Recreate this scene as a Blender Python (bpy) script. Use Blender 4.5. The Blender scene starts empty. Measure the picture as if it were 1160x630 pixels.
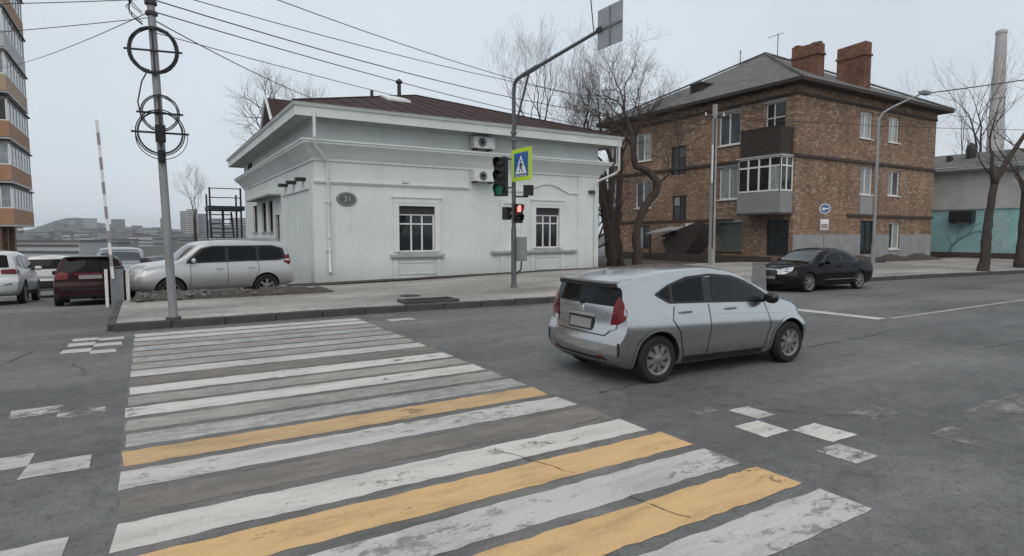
import bpy, bmesh, math, random
from mathutils import Vector, Matrix, geometry
from mathutils.bvhtree import BVHTree
R = math.radians
random.seed(7)
scene = bpy.context.scene
COL = scene.collection

# ------------------------------------------------------------------ camera, sky, sun, exposure
cam_data = bpy.data.cameras.new('camera')
cam = bpy.data.objects.new('camera', cam_data); COL.objects.link(cam)
cam.location = (0, 0, 1.9)
YAW, PITCH = R(31.4), math.atan(50/680)
cam.rotation_euler = (R(90) - PITCH, 0, -YAW)
cam_data.sensor_width = 36.0
cam_data.lens = 36.0*680/1160
cam_data.clip_start, cam_data.clip_end = 0.05, 12000
scene.camera = cam

SUN_EL, SUN_AZ = R(52), R(215)           # azimuth measured from +Y towards +X
world = bpy.data.worlds.new('World'); scene.world = world
world.use_nodes = True
wn, wl = world.node_tree.nodes, world.node_tree.links
wn.clear()
w_out = wn.new('ShaderNodeOutputWorld'); w_bg = wn.new('ShaderNodeBackground')
sky = wn.new('ShaderNodeTexSky'); sky.sky_type = 'NISHITA'; sky.sun_disc = False
sky.sun_elevation = SUN_EL; sky.sun_rotation = SUN_AZ
sky.air_density, sky.dust_density, sky.ozone_density = 1.0, 6.0, 1.0
# closed cloud cover: the clear sky shows only weakly through an even grey layer with faint soft mottling
w_tc = wn.new('ShaderNodeTexCoord'); w_noise = wn.new('ShaderNodeTexNoise')
w_noise.inputs['Scale'].default_value = 1.6; w_noise.inputs['Detail'].default_value = 4
w_ramp = wn.new('ShaderNodeMapRange')
w_ramp.inputs['From Min'].default_value = .3; w_ramp.inputs['From Max'].default_value = .7; w_ramp.inputs['To Min'].default_value = 0.90; w_ramp.inputs['To Max'].default_value = 1.09
w_col = wn.new('ShaderNodeVectorMath'); w_col.operation = 'SCALE'
w_col.inputs[0].default_value = (5.25, 5.8, 6.3)
w_mix = wn.new('ShaderNodeMix'); w_mix.data_type = 'RGBA'; w_mix.inputs['Factor'].default_value = 0.9
wl.new(w_tc.outputs['Generated'], w_noise.inputs['Vector'])
wl.new(w_noise.outputs['Fac'], w_ramp.inputs['Value'])
wl.new(w_ramp.outputs['Result'], w_col.inputs['Scale'])
wl.new(sky.outputs['Color'], w_mix.inputs['A']); wl.new(w_col.outputs['Vector'], w_mix.inputs['B'])
wl.new(w_mix.outputs['Result'], w_bg.inputs['Color'])
w_bg.inputs['Strength'].default_value = 0.105
wl.new(w_bg.outputs['Background'], w_out.inputs['Surface'])

sun_data = bpy.data.lights.new('sun', 'SUN'); sun_data.energy = 1.0; sun_data.angle = R(60)
sun_data.color = (1.0, 0.93, 0.85)
sun = bpy.data.objects.new('sun', sun_data); COL.objects.link(sun)
sd = Vector((math.sin(SUN_AZ)*math.cos(SUN_EL), math.cos(SUN_AZ)*math.cos(SUN_EL), math.sin(SUN_EL)))
sun.rotation_euler = sd.to_track_quat('Z', 'Y').to_euler()
sun.location = (0, -20, 40)
vs = scene.view_settings
vs.view_transform = 'Standard'; vs.look = 'None'; vs.exposure = 0.38; vs.gamma = 1.0
vs.use_curve_mapping = False

# ------------------------------------------------------------------ helpers: materials
def hexc(h):
    h = h.lstrip('#'); out = []
    for i in (0, 2, 4):
        c = int(h[i:i+2], 16)/255
        out.append(c/12.92 if c <= .04045 else ((c+.055)/1.055)**2.4)
    return tuple(out)
MATS = {}
def base_mat(name):
    m = bpy.data.materials.new(name); m.use_nodes = True
    nt = m.node_tree; return m, nt, nt.nodes, nt.links, nt.nodes['Principled BSDF']
def mat(name, col, rough=.7, metal=0.0, var=.12, scale=4.0, bump=0.0, bscale=40.0, coat=0.0, spec=.5, col2=None, detail=6, coord='Object', stretch=None):
    """procedural colour variation + fine relief"""
    if name in MATS: return MATS[name]
    m, nt, N, L, P = base_mat(name)
    P.inputs['Roughness'].default_value = rough; P.inputs['Metallic'].default_value = metal
    P.inputs['Specular IOR Level'].default_value = spec; P.inputs['Coat Weight'].default_value = coat
    tc = N.new('ShaderNodeTexCoord'); src = tc.outputs[coord]
    if stretch:
        mp = N.new('ShaderNodeMapping'); mp.inputs['Scale'].default_value = stretch
        L.new(src, mp.inputs['Vector']); src = mp.outputs['Vector']
    if var > 0 or col2:
        n = N.new('ShaderNodeTexNoise'); n.inputs['Scale'].default_value = scale; n.inputs['Detail'].default_value = detail
        n.inputs['Roughness'].default_value = .65
        L.new(src, n.inputs['Vector'])
        r = N.new('ShaderNodeValToRGB'); e = r.color_ramp.elements
        e[0].position, e[1].position = .3, .7
        a = tuple(c*(1-var) for c in col); b = col2 if col2 else tuple(min(1, c*(1+var)) for c in col)
        e[0].color = (*a, 1); e[1].color = (*b, 1)
        L.new(n.outputs['Fac'], r.inputs['Fac']); L.new(r.outputs['Color'], P.inputs['Base Color'])
    else:
        P.inputs['Base Color'].default_value = (*col, 1)
    if bump > 0:
        n2 = N.new('ShaderNodeTexNoise'); n2.inputs['Scale'].default_value = bscale; n2.inputs['Detail'].default_value = 5
        L.new(src, n2.inputs['Vector'])
        bp = N.new('ShaderNodeBump'); bp.inputs['Strength'].default_value = bump; bp.inputs['Distance'].default_value = .02
        L.new(n2.outputs['Fac'], bp.inputs['Height']); L.new(bp.outputs['Normal'], P.inputs['Normal'])
    MATS[name] = m; return m
def emit_mat(name, col, strength, base=(.02,.02,.02)):
    if name in MATS: return MATS[name]
    m, nt, N, L, P = base_mat(name)
    P.inputs['Base Color'].default_value = (*base, 1); P.inputs['Emission Color'].default_value = (*col, 1)
    P.inputs['Emission Strength'].default_value = strength; P.inputs['Roughness'].default_value = .3
    MATS[name] = m; return m
def ramp_node(N, stops, interp='LINEAR'):
    r = N.new('ShaderNodeValToRGB'); cr = r.color_ramp; cr.interpolation = interp
    while len(cr.elements) < len(stops): cr.elements.new(.5)
    for e, (p, c) in zip(cr.elements, stops):
        e.position = p; e.color = (*c, 1) if len(c) == 3 else c
    return r
def mixc(N, L, fac, a, b, blend='MIX'):
    m = N.new('ShaderNodeMix'); m.data_type = 'RGBA'; m.blend_type = blend
    for sock, v in ((m.inputs['Factor'], fac), (m.inputs['A'], a), (m.inputs['B'], b)):
        if hasattr(v, 'is_linked') or hasattr(v, 'links'): L.new(v, sock)
        elif isinstance(v, (int, float)): sock.default_value = v
        else: sock.default_value = (*v, 1)
    return m.outputs['Result']
def noise_node(N, L, src, scale, detail=5, rough=.6, stretch=None, dist=0.0):
    if stretch:
        mp = N.new('ShaderNodeMapping'); mp.inputs['Scale'].default_value = stretch
        L.new(src, mp.inputs['Vector']); src = mp.outputs['Vector']
    n = N.new('ShaderNodeTexNoise'); n.inputs['Scale'].default_value = scale; n.inputs['Detail'].default_value = detail
    n.inputs['Roughness'].default_value = rough; n.inputs['Distortion'].default_value = dist
    L.new(src, n.inputs['Vector']); return n.outputs['Fac']

def asphalt_mat(name, base, rough=.82, seed=0.0):
    m, nt, N, L, P = base_mat(name)
    tc = N.new('ShaderNodeTexCoord'); mp = N.new('ShaderNodeMapping'); mp.inputs['Location'].default_value = (seed, seed*1.7, 0)
    L.new(tc.outputs['Object'], mp.inputs['Vector']); src = mp.outputs['Vector']
    big = noise_node(N, L, src, .22, 5, .6, (1, 1.6, 1))
    tracks = noise_node(N, L, src, .5, 4, .6, (.10, 1.3, 1))
    fine = noise_node(N, L, src, 60, 3, .7)
    mid = noise_node(N, L, src, 4.5, 6, .7)
    d = tuple(c*.72 for c in base); b = tuple(c*1.32 for c in base)
    c1 = ramp_node(N, [(.32, d), (.68, b)]); L.new(big, c1.inputs['Fac'])
    c2 = ramp_node(N, [(.3, (.80,.80,.81)), (.7, (1.18,1.17,1.15))]); L.new(tracks, c2.inputs['Fac'])
    c = mixc(N, L, 1.0, c1.outputs['Color'], c2.outputs['Color'], 'MULTIPLY')
    c3 = ramp_node(N, [(.35, (.82,.82,.82)), (.68, (1.15,1.14,1.12))]); L.new(mid, c3.inputs['Fac'])
    c = mixc(N, L, 1.0, c, c3.outputs['Color'], 'MULTIPLY')
    c4 = ramp_node(N, [(.3, (.68,.68,.69)), (.72, (1.32,1.31,1.28))]); L.new(fine, c4.inputs['Fac'])
    c = mixc(N, L, .85, c, c4.outputs['Color'], 'MULTIPLY')
    spk = ramp_node(N, [(.36, (.62,.62,.63)), (.46, (1,1,1)), (.60, (1,1,1)), (.70, (1.28,1.27,1.24))]); L.new(noise_node(N, L, src, 17, 4, .75), spk.inputs['Fac'])
    c = mixc(N, L, .9, c, spk.outputs['Color'], 'MULTIPLY')
    oil = ramp_node(N, [(.30, (.70,.70,.71)), (.42, (1,1,1))]); L.new(noise_node(N, L, src, .9, 5, .6, (.6, 1.6, 1)), oil.inputs['Fac'])
    c = mixc(N, L, .8, c, oil.outputs['Color'], 'MULTIPLY')
    # sparse hairline cracks
    vo = N.new('ShaderNodeTexVoronoi'); vo.feature = 'DISTANCE_TO_EDGE'; vo.inputs['Scale'].default_value = .33
    wob = N.new('ShaderNodeTexNoise'); wob.inputs['Scale'].default_value = 2.2; wob.inputs['Detail'].default_value = 6
    L.new(src, wob.inputs['Vector'])
    va = N.new('ShaderNodeVectorMath'); va.operation = 'MULTIPLY_ADD'; va.inputs[1].default_value = (.5,.5,0)
    L.new(wob.outputs['Color'], va.inputs[0]); L.new(src, va.inputs[2]); L.new(va.outputs['Vector'], vo.inputs['Vector'])
    cr = ramp_node(N, [(0, (.35,.35,.35)), (.0045, (1,1,1))]); L.new(vo.outputs['Distance'], cr.inputs['Fac'])
    msk = ramp_node(N, [(.5, (0,0,0)), (.6, (1,1,1))]); L.new(noise_node(N, L, src, .17, 2), msk.inputs['Fac'])
    c = mixc(N, L, msk.outputs['Color'], c, mixc(N, L, 1.0, c, cr.outputs['Color'], 'MULTIPLY'))
    L.new(c, P.inputs['Base Color'])
    rr = N.new('ShaderNodeMapRange'); rr.inputs['To Min'].default_value = rough-.14; rr.inputs['To Max'].default_value = rough+.1
    L.new(big, rr.inputs['Value']); L.new(rr.outputs['Result'], P.inputs['Roughness'])
    P.inputs['Specular IOR Level'].default_value = .35
    bp = N.new('ShaderNodeBump'); bp.inputs['Strength'].default_value = .35; bp.inputs['Distance'].default_value = .01
    L.new(fine, bp.inputs['Height']); L.new(bp.outputs['Normal'], P.inputs['Normal'])
    MATS[name] = m; return m
def paint_mat(name, col, cover, scale=7.0, dirt=.25, worn=None, edge=.05, film=0.0):
    """road paint; where it is worn away the layer is cut through to the asphalt below"""
    m, nt, N, L, P = base_mat(name)
    tc = N.new('ShaderNodeTexCoord'); src = tc.outputs['Object']
    n1 = noise_node(N, L, src, scale, 9, .72, (.55, 1.0, 1), .6)
    n2 = noise_node(N, L, src, 1.1, 3, .5, (.5, 1, 1))
    n3 = noise_node(N, L, src, 42, 3, .7)
    a = N.new('ShaderNodeMath'); a.operation = 'MULTIPLY_ADD'; a.inputs[1].default_value = .55; L.new(n2, a.inputs[0]); L.new(n1, a.inputs[2])
    b = N.new('ShaderNodeMath'); b.operation = 'MULTIPLY_ADD'; b.inputs[1].default_value = .16; L.new(n3, b.inputs[0]); L.new(a.outputs[0], b.inputs[2])
    th = N.new('ShaderNodeMapRange'); th.inputs['From Min'].default_value = 1.16-cover-edge; th.inputs['From Max'].default_value = 1.16-cover+edge
    L.new(b.outputs[0], th.inputs['Value'])
    d1 = ramp_node(N, [(.28, tuple(c*(1-dirt*1.7) for c in col)), (.5, tuple(c*(1-dirt*.5) for c in col)), (.72, col)]); L.new(noise_node(N, L, src, 3.0, 7, .7, (.35, 1.5, 1)), d1.inputs['Fac'])
    d2 = ramp_node(N, [(.3, (.86,.85,.84)), (.7, (1.04,1.04,1.04))]); L.new(n3, d2.inputs['Fac'])
    c = mixc(N, L, 1.0, d1.outputs['Color'], d2.outputs['Color'], 'MULTIPLY')
    if worn: c = mixc(N, L, th.outputs['Result'], worn, c)
    L.new(c, P.inputs['Base Color']); P.inputs['Roughness'].default_value = .7
    al = N.new('ShaderNodeMath'); al.operation = 'MULTIPLY_ADD'; al.inputs[1].default_value = 1-film; al.inputs[2].default_value = film
    L.new(th.outputs['Result'], al.inputs[0]); L.new(al.outputs[0], P.inputs['Alpha'])
    MATS[name] = m; return m
def plaster_mat(name, col, stain=(.30,.30,.28)):
    m, nt, N, L, P = base_mat(name)
    tc = N.new('ShaderNodeTexCoord'); src = tc.outputs['Object']
    c1 = ramp_node(N, [(.3, tuple(c*.90 for c in col)), (.7, tuple(min(1, c*1.04) for c in col))]); L.new(noise_node(N, L, src, .8, 6), c1.inputs['Fac'])
    st = noise_node(N, L, src, 1.6, 7, .65, (1.6, 1.6, .12))
    ms = ramp_node(N, [(.54, (0,0,0)), (.85, (.30,.30,.30))]); L.new(st, ms.inputs['Fac'])
    c = mixc(N, L, ms.outputs['Color'], c1.outputs['Color'], stain)
    # splash dirt: irregular grime low on the wall
    sx = N.new('ShaderNodeSeparateXYZ'); L.new(src, sx.inputs[0])
    mr = N.new('ShaderNodeMapRange'); mr.inputs['From Min'].default_value = 1.0; mr.inputs['From Max'].default_value = 0.1
    L.new(sx.outputs['Z'], mr.inputs['Value'])
    gm = N.new('ShaderNodeMath'); gm.operation = 'MULTIPLY'; L.new(mr.outputs['Result'], gm.inputs[0]); L.new(noise_node(N, L, src, 2.2, 7, .7), gm.inputs[1])
    c = mixc(N, L, gm.outputs[0], c, tuple(x*.55 for x in col))
    L.new(c, P.inputs['Base Color']); P.inputs['Roughness'].default_value = .88; P.inputs['Specular IOR Level'].default_value = .25
    bp = N.new('ShaderNodeBump'); bp.inputs['Strength'].default_value = .25; bp.inputs['Distance'].default_value = .01
    L.new(noise_node(N, L, src, 30, 5), bp.inputs['Height']); L.new(bp.outputs['Normal'], P.inputs['Normal'])
    MATS[name] = m; return m
def brick_mat(name, c1, c2, mortar, pale=(.50,.42,.31), axis='xz', scale=1.0):
    m, nt, N, L, P = base_mat(name)
    tc = N.new('ShaderNodeTexCoord'); sx = N.new('ShaderNodeSeparateXYZ'); L.new(tc.outputs['Object'], sx.inputs[0])
    ad = N.new('ShaderNodeMath'); ad.operation = 'ADD'; L.new(sx.outputs['X'], ad.inputs[0]); L.new(sx.outputs['Y'], ad.inputs[1])
    cx = N.new('ShaderNodeCombineXYZ'); L.new(ad.outputs[0], cx.inputs[0]); L.new(sx.outputs['Z'], cx.inputs[1])
    src = cx.outputs[0]
    bt = N.new('ShaderNodeTexBrick'); L.new(src, bt.inputs['Vector'])
    bt.inputs['Scale'].default_value = 1.0; bt.inputs['Brick Width'].default_value = .255*scale; bt.inputs['Row Height'].default_value = .078*scale
    bt.inputs['Mortar Size'].default_value = .009*scale; bt.inputs['Mortar Smooth'].default_value = .3; bt.inputs['Bias'].default_value = 0
    bt.inputs['Color1'].default_value = (*c1, 1); bt.inputs['Color2'].default_value = (*c2, 1); bt.inputs['Mortar'].default_value = (*mortar, 1)
    # odd pale and odd dark bricks: cells of the same size, picked by a coarse random
    wn_ = N.new('ShaderNodeTexVoronoi'); wn_.feature = 'F1'; wn_.distance = 'CHEBYCHEV'; wn_.inputs['Scale'].default_value = 1.0
    mp = N.new('ShaderNodeMapping'); mp.inputs['Scale'].default_value = (4.6/scale, 13.5/scale, 1); wn_.inputs['Randomness'].default_value = .45; L.new(src, mp.inputs['Vector']); L.new(mp.outputs['Vector'], wn_.inputs['Vector'])
    sc = N.new('ShaderNodeSeparateColor'); L.new(wn_.outputs['Color'], sc.inputs[0])
    pk = ramp_node(N, [(.77, (0,0,0)), (.88, (.75,.75,.75))]); L.new(sc.outputs[0], pk.inputs['Fac'])
    dk = ramp_node(N, [(.74, (0,0,0)), (.84, (.38,.38,.38))]); L.new(sc.outputs[1], dk.inputs['Fac'])
    area = ramp_node(N, [(.35, (.35,.35,.35)), (.65, (1,1,1))]); L.new(noise_node(N, L, src, .45, 4), area.inputs['Fac'])
    f = N.new('ShaderNodeMath'); f.operation = 'MULTIPLY'; L.new(pk.outputs['Color'], f.inputs[0]); L.new(area.outputs['Color'], f.inputs[1])
    c = mixc(N, L, f.outputs[0], bt.outputs['Color'], pale)
    c = mixc(N, L, dk.outputs['Color'], c, tuple(x*.35 for x in c1))
    g = ramp_node(N, [(.3, (.68,.66,.64)), (.7, (1.18,1.17,1.14))]); L.new(noise_node(N, L, src, .55, 6, .65, (1.6,.5,1)), g.inputs['Fac'])
    c = mixc(N, L, 1.0, c, g.outputs['Color'], 'MULTIPLY')
    L.new(c, P.inputs['Base Color']); P.inputs['Roughness'].default_value = .92; P.inputs['Specular IOR Level'].default_value = .2
    bp = N.new('ShaderNodeBump'); bp.inputs['Strength'].default_value = .6; bp.inputs['Distance'].default_value = .02
    iv = N.new('ShaderNodeMath'); iv.operation = 'SUBTRACT'; iv.inputs[0].default_value = 1; L.new(bt.outputs['Fac'], iv.inputs[1])
    L.new(iv.outputs[0], bp.inputs['Height']); L.new(bp.outputs['Normal'], P.inputs['Normal'])
    MATS[name] = m; return m
def M(n): return MATS[n]

# ------------------------------------------------------------------ helpers: meshes and objects
class MB:
    def __init__(s): s.v = []; s.f = []; s.mi = []
    def face(s, pts, mi=0):
        n = len(s.v); s.v += [tuple(p) for p in pts]; s.f.append(tuple(range(n, n+len(pts)))); s.mi.append(mi); return s
    def box(s, a, b, mi=0, mtx=None):
        (x0,y0,z0),(x1,y1,z1) = a, b
        x0,x1 = min(x0,x1),max(x0,x1); y0,y1 = min(y0,y1),max(y0,y1); z0,z1 = min(z0,z1),max(z0,z1)
        p = [Vector(q) for q in ((x0,y0,z0),(x1,y0,z0),(x1,y1,z0),(x0,y1,z0),(x0,y0,z1),(x1,y0,z1),(x1,y1,z1),(x0,y1,z1))]
        if mtx: p = [mtx @ q for q in p]
        return s.hexa(p, mi)
    def hexa(s, p, mi=0):
        n = len(s.v); s.v += [tuple(q) for q in p]
        for q in ((0,3,2,1),(4,5,6,7),(0,1,5,4),(1,2,6,5),(2,3,7,6),(3,0,4,7)):
            s.f.append(tuple(n+i for i in q)); s.mi.append(mi)
        return s
    def tube(s, pts, rad, sides=8, caps=True, mi=0):
        pts = [Vector(p) for p in pts]; k = len(pts)
        if not hasattr(rad, '__len__'): rad = [rad]*k
        n0 = len(s.v); up = None
        for i, p in enumerate(pts):
            d = (pts[min(i+1,k-1)]-pts[max(i-1,0)]).normalized()
            if up is None:
                up = Vector((0,0,1)) if abs(d.z) < .9 else Vector((1,0,0))
            a = d.cross(up); 
            if a.length < 1e-5: a = d.cross(Vector((0,1,0)))
            a.normalize(); b = a.cross(d).normalized(); up = b
            for j in range(sides):
                t = 2*math.pi*j/sides; s.v.append(tuple(p + (a*math.cos(t)+b*math.sin(t))*rad[i]))
        for i in range(k-1):
            for j in range(sides):
                q = n0+i*sides; j2 = (j+1) % sides
                s.f.append((q+j, q+j2, q+sides+j2, q+sides+j)); s.mi.append(mi)
        if caps:
            s.f.append(tuple(n0+j for j in reversed(range(sides)))); s.mi.append(mi)
            s.f.append(tuple(n0+(k-1)*sides+j for j in range(sides))); s.mi.append(mi)
        return s
    def lathe(s, prof, sides=24, mtx=None, mi=0, closed=False, caps=True):
        """prof: (radius, height) pairs round local z"""
        n0 = len(s.v); k = len(prof)
        for r, h in prof:
            for j in range(sides):
                t = 2*math.pi*j/sides; p = Vector((r*math.cos(t), r*math.sin(t), h))
                s.v.append(tuple(mtx @ p if mtx else p))
        for i in range(k-1 if not closed else k):
            i2 = (i+1) % k
            for j in range(sides):
                j2 = (j+1) % sides
                s.f.append((n0+i*sides+j, n0+i*sides+j2, n0+i2*sides+j2, n0+i2*sides+j)); s.mi.append(mi)
        if not closed and caps:
            if prof[0][0] > 1e-4: s.f.append(tuple(n0+j for j in reversed(range(sides)))); s.mi.append(mi)
            if prof[-1][0] > 1e-4: s.f.append(tuple(n0+(k-1)*sides+j for j in range(sides))); s.mi.append(mi)
        return s
    def mesh(s, name, mats, smooth=False, angle=None):
        me = bpy.data.meshes.new(name); me.from_pydata(s.v, [], s.f)
        for m in (mats if isinstance(mats, (list, tuple)) else [mats]): me.materials.append(M(m) if isinstance(m, str) else m)
        me.polygons.foreach_set('material_index', s.mi)
        if smooth: me.polygons.foreach_set('use_smooth', [True]*len(s.f))
        me.update()
        if angle: sharpen(me, angle)
        return me
    def build(s, name, mats, parent=None, smooth=False, angle=None, loc=None):
        o = bpy.data.objects.new(name, s.mesh(name, mats, smooth, angle)); COL.objects.link(o)
        if parent: o.parent = parent
        if loc: o.location = loc
        return o
def sharpen(me, angle):
    bm = bmesh.new(); bm.from_mesh(me)
    bmesh.ops.remove_doubles(bm, verts=bm.verts, dist=1e-5)
    for f in bm.faces: f.smooth = True
    for e in bm.edges:
        e.smooth = not (len(e.link_faces) != 2 or e.calc_face_angle(0) > R(angle))
    bm.to_mesh(me); bm.free()
def tag(o, label=None, cat=None, group=None, kind=None):
    if label: o['label'] = label
    if cat: o['category'] = cat
    if group: o['group'] = group
    if kind: o['kind'] = kind
    return o
def thing(name, label, cat, loc=(0,0,0), rz=0.0, group=None):
    o = bpy.data.objects.new(name, None); COL.objects.link(o); o.empty_display_size = .3
    o.location = loc; o.rotation_euler = (0,0,rz)
    return tag(o, label, cat, group)
def copy_tree(o, parent=None):
    c = o.copy(); COL.objects.link(c); c.parent = parent
    for ch in list(o.children): copy_tree(ch, c)
    return c
class Wall:
    """frame on a wall: a runs along it, z up, d outwards"""
    def __init__(s, o, a, n): s.o = Vector(o); s.a = Vector(a).normalized(); s.n = Vector(n).normalized()
    def p(s, a, z, d=0): return s.o + s.a*a + s.n*d + Vector((0,0,z))
    def box(s, mb, a0, a1, z0, z1, d0, d1, mi=0):
        P = s.p
        q = [P(a0,z0,d0),P(a1,z0,d0),P(a1,z0,d1),P(a0,z0,d1),P(a0,z1,d0),P(a1,z1,d0),P(a1,z1,d1),P(a0,z1,d1)]
        return mb.hexa(q, mi)
    def panel(s, mb, a0, a1, z0, z1, holes, depth=.2, mi=0):
        """face with rectangular openings and their reveals"""
        A = sorted({a0, a1, *[h[0] for h in holes], *[h[1] for h in holes]}); Zs = sorted({z0, z1, *[h[2] for h in holes], *[h[3] for h in holes]})
        for i in range(len(A)-1):
            for j in range(len(Zs)-1):
                ca, cz = (A[i]+A[i+1])/2, (Zs[j]+Zs[j+1])/2
                if any(h[0] < ca < h[1] and h[2] < cz < h[3] for h in holes): continue
                mb.face([s.p(A[i],Zs[j]), s.p(A[i+1],Zs[j]), s.p(A[i+1],Zs[j+1]), s.p(A[i],Zs[j+1])], mi)
        for h in holes:
            b, c, d, e = h[:4]; D = -depth
            for u, v in (((b,d),(c,d)),((c,d),(c,e)),((c,e),(b,e)),((b,e),(b,d))):
                mb.face([s.p(*u), s.p(*v), s.p(*v, D), s.p(*u, D)], mi)
        return mb
    def window(s, parent, rect, cols=2, transom=None, frame='white_frame', pane='window_glass', depth=.14, fw=.055, sill=None, sillmat='white_frame', proud=.07, muntin=None):
        a0,a1,z0,z1 = rect; mb = MB()
        for q in ((a0,a0+fw,z0,z1),(a1-fw,a1,z0,z1),(a0+fw,a1-fw,z0,z0+fw),(a0+fw,a1-fw,z1-fw,z1)): s.box(mb, *q, -depth, -depth+.06)
        zt = z0+(z1-z0)*transom if transom else None
        if zt: s.box(mb, a0+fw, a1-fw, zt-fw*.5, zt+fw*.5, -depth+.002, -depth+.058)
        splits = cols if hasattr(cols, '__len__') else [k/cols for k in range(1, cols)]
        for k in splits:
            a = a0+(a1-a0)*k
            zz = [(z0+fw, zt-fw*.5), (zt+fw*.5, z1-fw)] if zt else [(z0+fw, z1-fw)]
            for q in zz: s.box(mb, a-fw*.55, a+fw*.55, q[0], q[1], -depth+.004, -depth+.056)
        w = mb.build('window', frame, parent)
        edges = [a0+fw]+[a0+(a1-a0)*k for k in splits]+[a1-fw]
        zed = [(z0+fw, zt), (zt, z1-fw)] if zt else [(z0+fw, z1-fw)]
        for i in range(len(edges)-1):
            for zz in zed:
                pm = pane if random.random() < .68 or pane == 'curtain_green' else random.choice(['window_glass_grey','window_glass','curtain_pale'])
                s.box(MB(), edges[i], edges[i+1], zz[0], zz[1], -depth+.012, -depth+.02).build('pane', pm, w)
        # dark room behind the glass
        if sill: s.box(MB(), a0-.08, a1+.08, z0-.07, z0-.004, -depth+.061, proud).build('sill', sillmat, w)
        return w

# ------------------------------------------------------------------ materials
asphalt_mat('road_asphalt', (.126,.128,.129))
asphalt_mat('walk_asphalt', (.295,.282,.266), .9, 13.0)
asphalt_mat('yard_asphalt', (.085,.085,.085), .9, 31.0)
mat('earth', (.060,.050,.040), .95, var=.35, scale=2.5, bump=.8, bscale=14)
mat('ground_soil', (.07,.066,.055), .95, var=.3, scale=.05, bump=.4, bscale=6)
mat('kerb_stone', (.055,.054,.052), .9, var=.28, scale=3, bump=.5, bscale=30)
mat('rubble', (.13,.12,.11), .95, var=.5, scale=1.3, bump=.6, bscale=12)
W_, Y_ = (.61,.59,.55), (.66,.43,.20)
paint_mat('paint_white', W_, .45); paint_mat('paint_white_clean', (.60,.58,.54), .46)
paint_mat('paint_white_patchy', (.53,.515,.485), .41, 9.0, worn=(.28,.274,.262), film=.7, edge=.04); paint_mat('paint_white_thin', (.46,.455,.44), .36, 9.0, worn=(.29,.285,.275), film=.6, edge=.16); paint_mat('paint_white_dull', (.53,.515,.49), .47, 8.0, worn=(.33,.32,.30), film=.6, edge=.12)
paint_mat('paint_yellow', Y_, .48); paint_mat('paint_yellow_worn', (.55,.375,.19), .52, 8.0, .3, edge=.10)
paint_mat('paint_beige', (.38,.35,.315), .42, 7.0, .3, worn=(.27,.255,.24), film=.6, edge=.22)
paint_mat('paint_ghost', (.27,.225,.18), .33, 5.0, .4, worn=(.19,.18,.17), film=.55, edge=.2)
paint_mat('paint_faint', (.31,.30,.275), .25, 6.0, .3, edge=.12)
paint_mat('paint_white_streak', (.50,.485,.455), .37, 10.0, .3, edge=.07)
paint_mat('paint_residue', (.215,.207,.195), .42, 3.0, .3, edge=.3)
plaster_mat('house_plaster', (.65,.695,.675)); plaster_mat('house_trim', (.67,.70,.685))
mat('house_soffit', (.42,.43,.42), .9, var=.1, scale=1.2)
mat('sill_grey', (.33,.35,.35), .85, var=.15, scale=3)
mat('white_metal', (.62,.63,.63), .45, var=.12, scale=3); mat('white_frame', (.70,.70,.68), .5, var=.08, scale=5)
mat('roof_brown', (.048,.029,.027), .85, spec=.15, var=.22, scale=1.4, bump=.15, bscale=3)
mat('metal_grey', (.23,.24,.25), .5, .55, var=.18, scale=5); mat('metal_dark', (.035,.036,.04), .55, .3, var=.25, scale=6)
mat('pole_grey', (.25,.255,.26), .6, .25, var=.2, scale=4, stretch=(1,1,.25))
mat('pole_dark', (.115,.12,.125), .6, .25, var=.25, scale=4, stretch=(1,1,.25))
mat('concrete_pole', (.30,.295,.28), .9, var=.2, scale=3, bump=.3, stretch=(1,1,.3))
mat('black_rubber', (.007,.007,.0075), .75, var=.3, scale=9); mat('cable_black', (.022,.022,.024), .6, var=.2, scale=5)
brick_mat('brick_wall', (.23,.138,.092), (.315,.20,.136), (.24,.20,.162))
brick_mat('brick_chimney', (.19,.088,.06), (.24,.12,.082), (.16,.125,.10), pale=(.28,.18,.13))
mat('brick_band', (.055,.042,.037), .9, var=.3, scale=2); mat('grey_wash', (.27,.27,.275), .9, var=.16, scale=1.2, bump=.3, bscale=12)
mat('slate', (.105,.103,.098), .9, var=.35, scale=1.6, bump=.5, bscale=7, stretch=(1,1,1))
mat('wood_dark', (.035,.026,.021), .85, var=.35, scale=5, stretch=(1,1,6)); mat('wood_brown', (.07,.042,.03), .8, var=.3, scale=5)
mat('board_grey', (.13,.13,.135), .7, var=.25, scale=4); mat('panel_grey', (.22,.225,.23), .7, var=.1, scale=3); mat('curtain_green', (.10,.125,.10), .35, var=.5, scale=5, stretch=(6,6,.3), coat=.6)
mat('curtain_pale', (.28,.29,.29), .3, var=.35, scale=4, stretch=(5,5,.3), coat=.6)
mat('window_glass', (.018,.021,.024), .06, var=.5, scale=1.5, spec=.6)
mat('window_glass_grey', (.075,.085,.092), .08, var=.4, scale=1.2, spec=.6)
mat('teal_paint', (.27,.46,.475), .85, var=.16, scale=.9, bump=.2); mat('grey_render', (.40,.40,.395), .9, var=.18, scale=1.0, bump=.3)
mat('mural_dark', (.13,.26,.275), .85, var=.3, scale=4); mat('mural_white', (.42,.50,.50), .85, var=.25, scale=4)
mat('bark', (.050,.038,.031), .95, var=.4, scale=5, bump=.8, bscale=18, stretch=(1,1,.3)); mat('twig', (.072,.053,.042), .95, var=.3, scale=3)
mat('twig_far', (.075,.068,.064), .95, var=.25, scale=2)
mat('plate_back', (.32,.34,.36), .5, .35, var=.14, scale=3); mat('sign_blue', (.012,.095,.34), .4, var=.08, scale=6); mat('sign_white', (.72,.72,.72), .45, var=.05)
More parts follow.
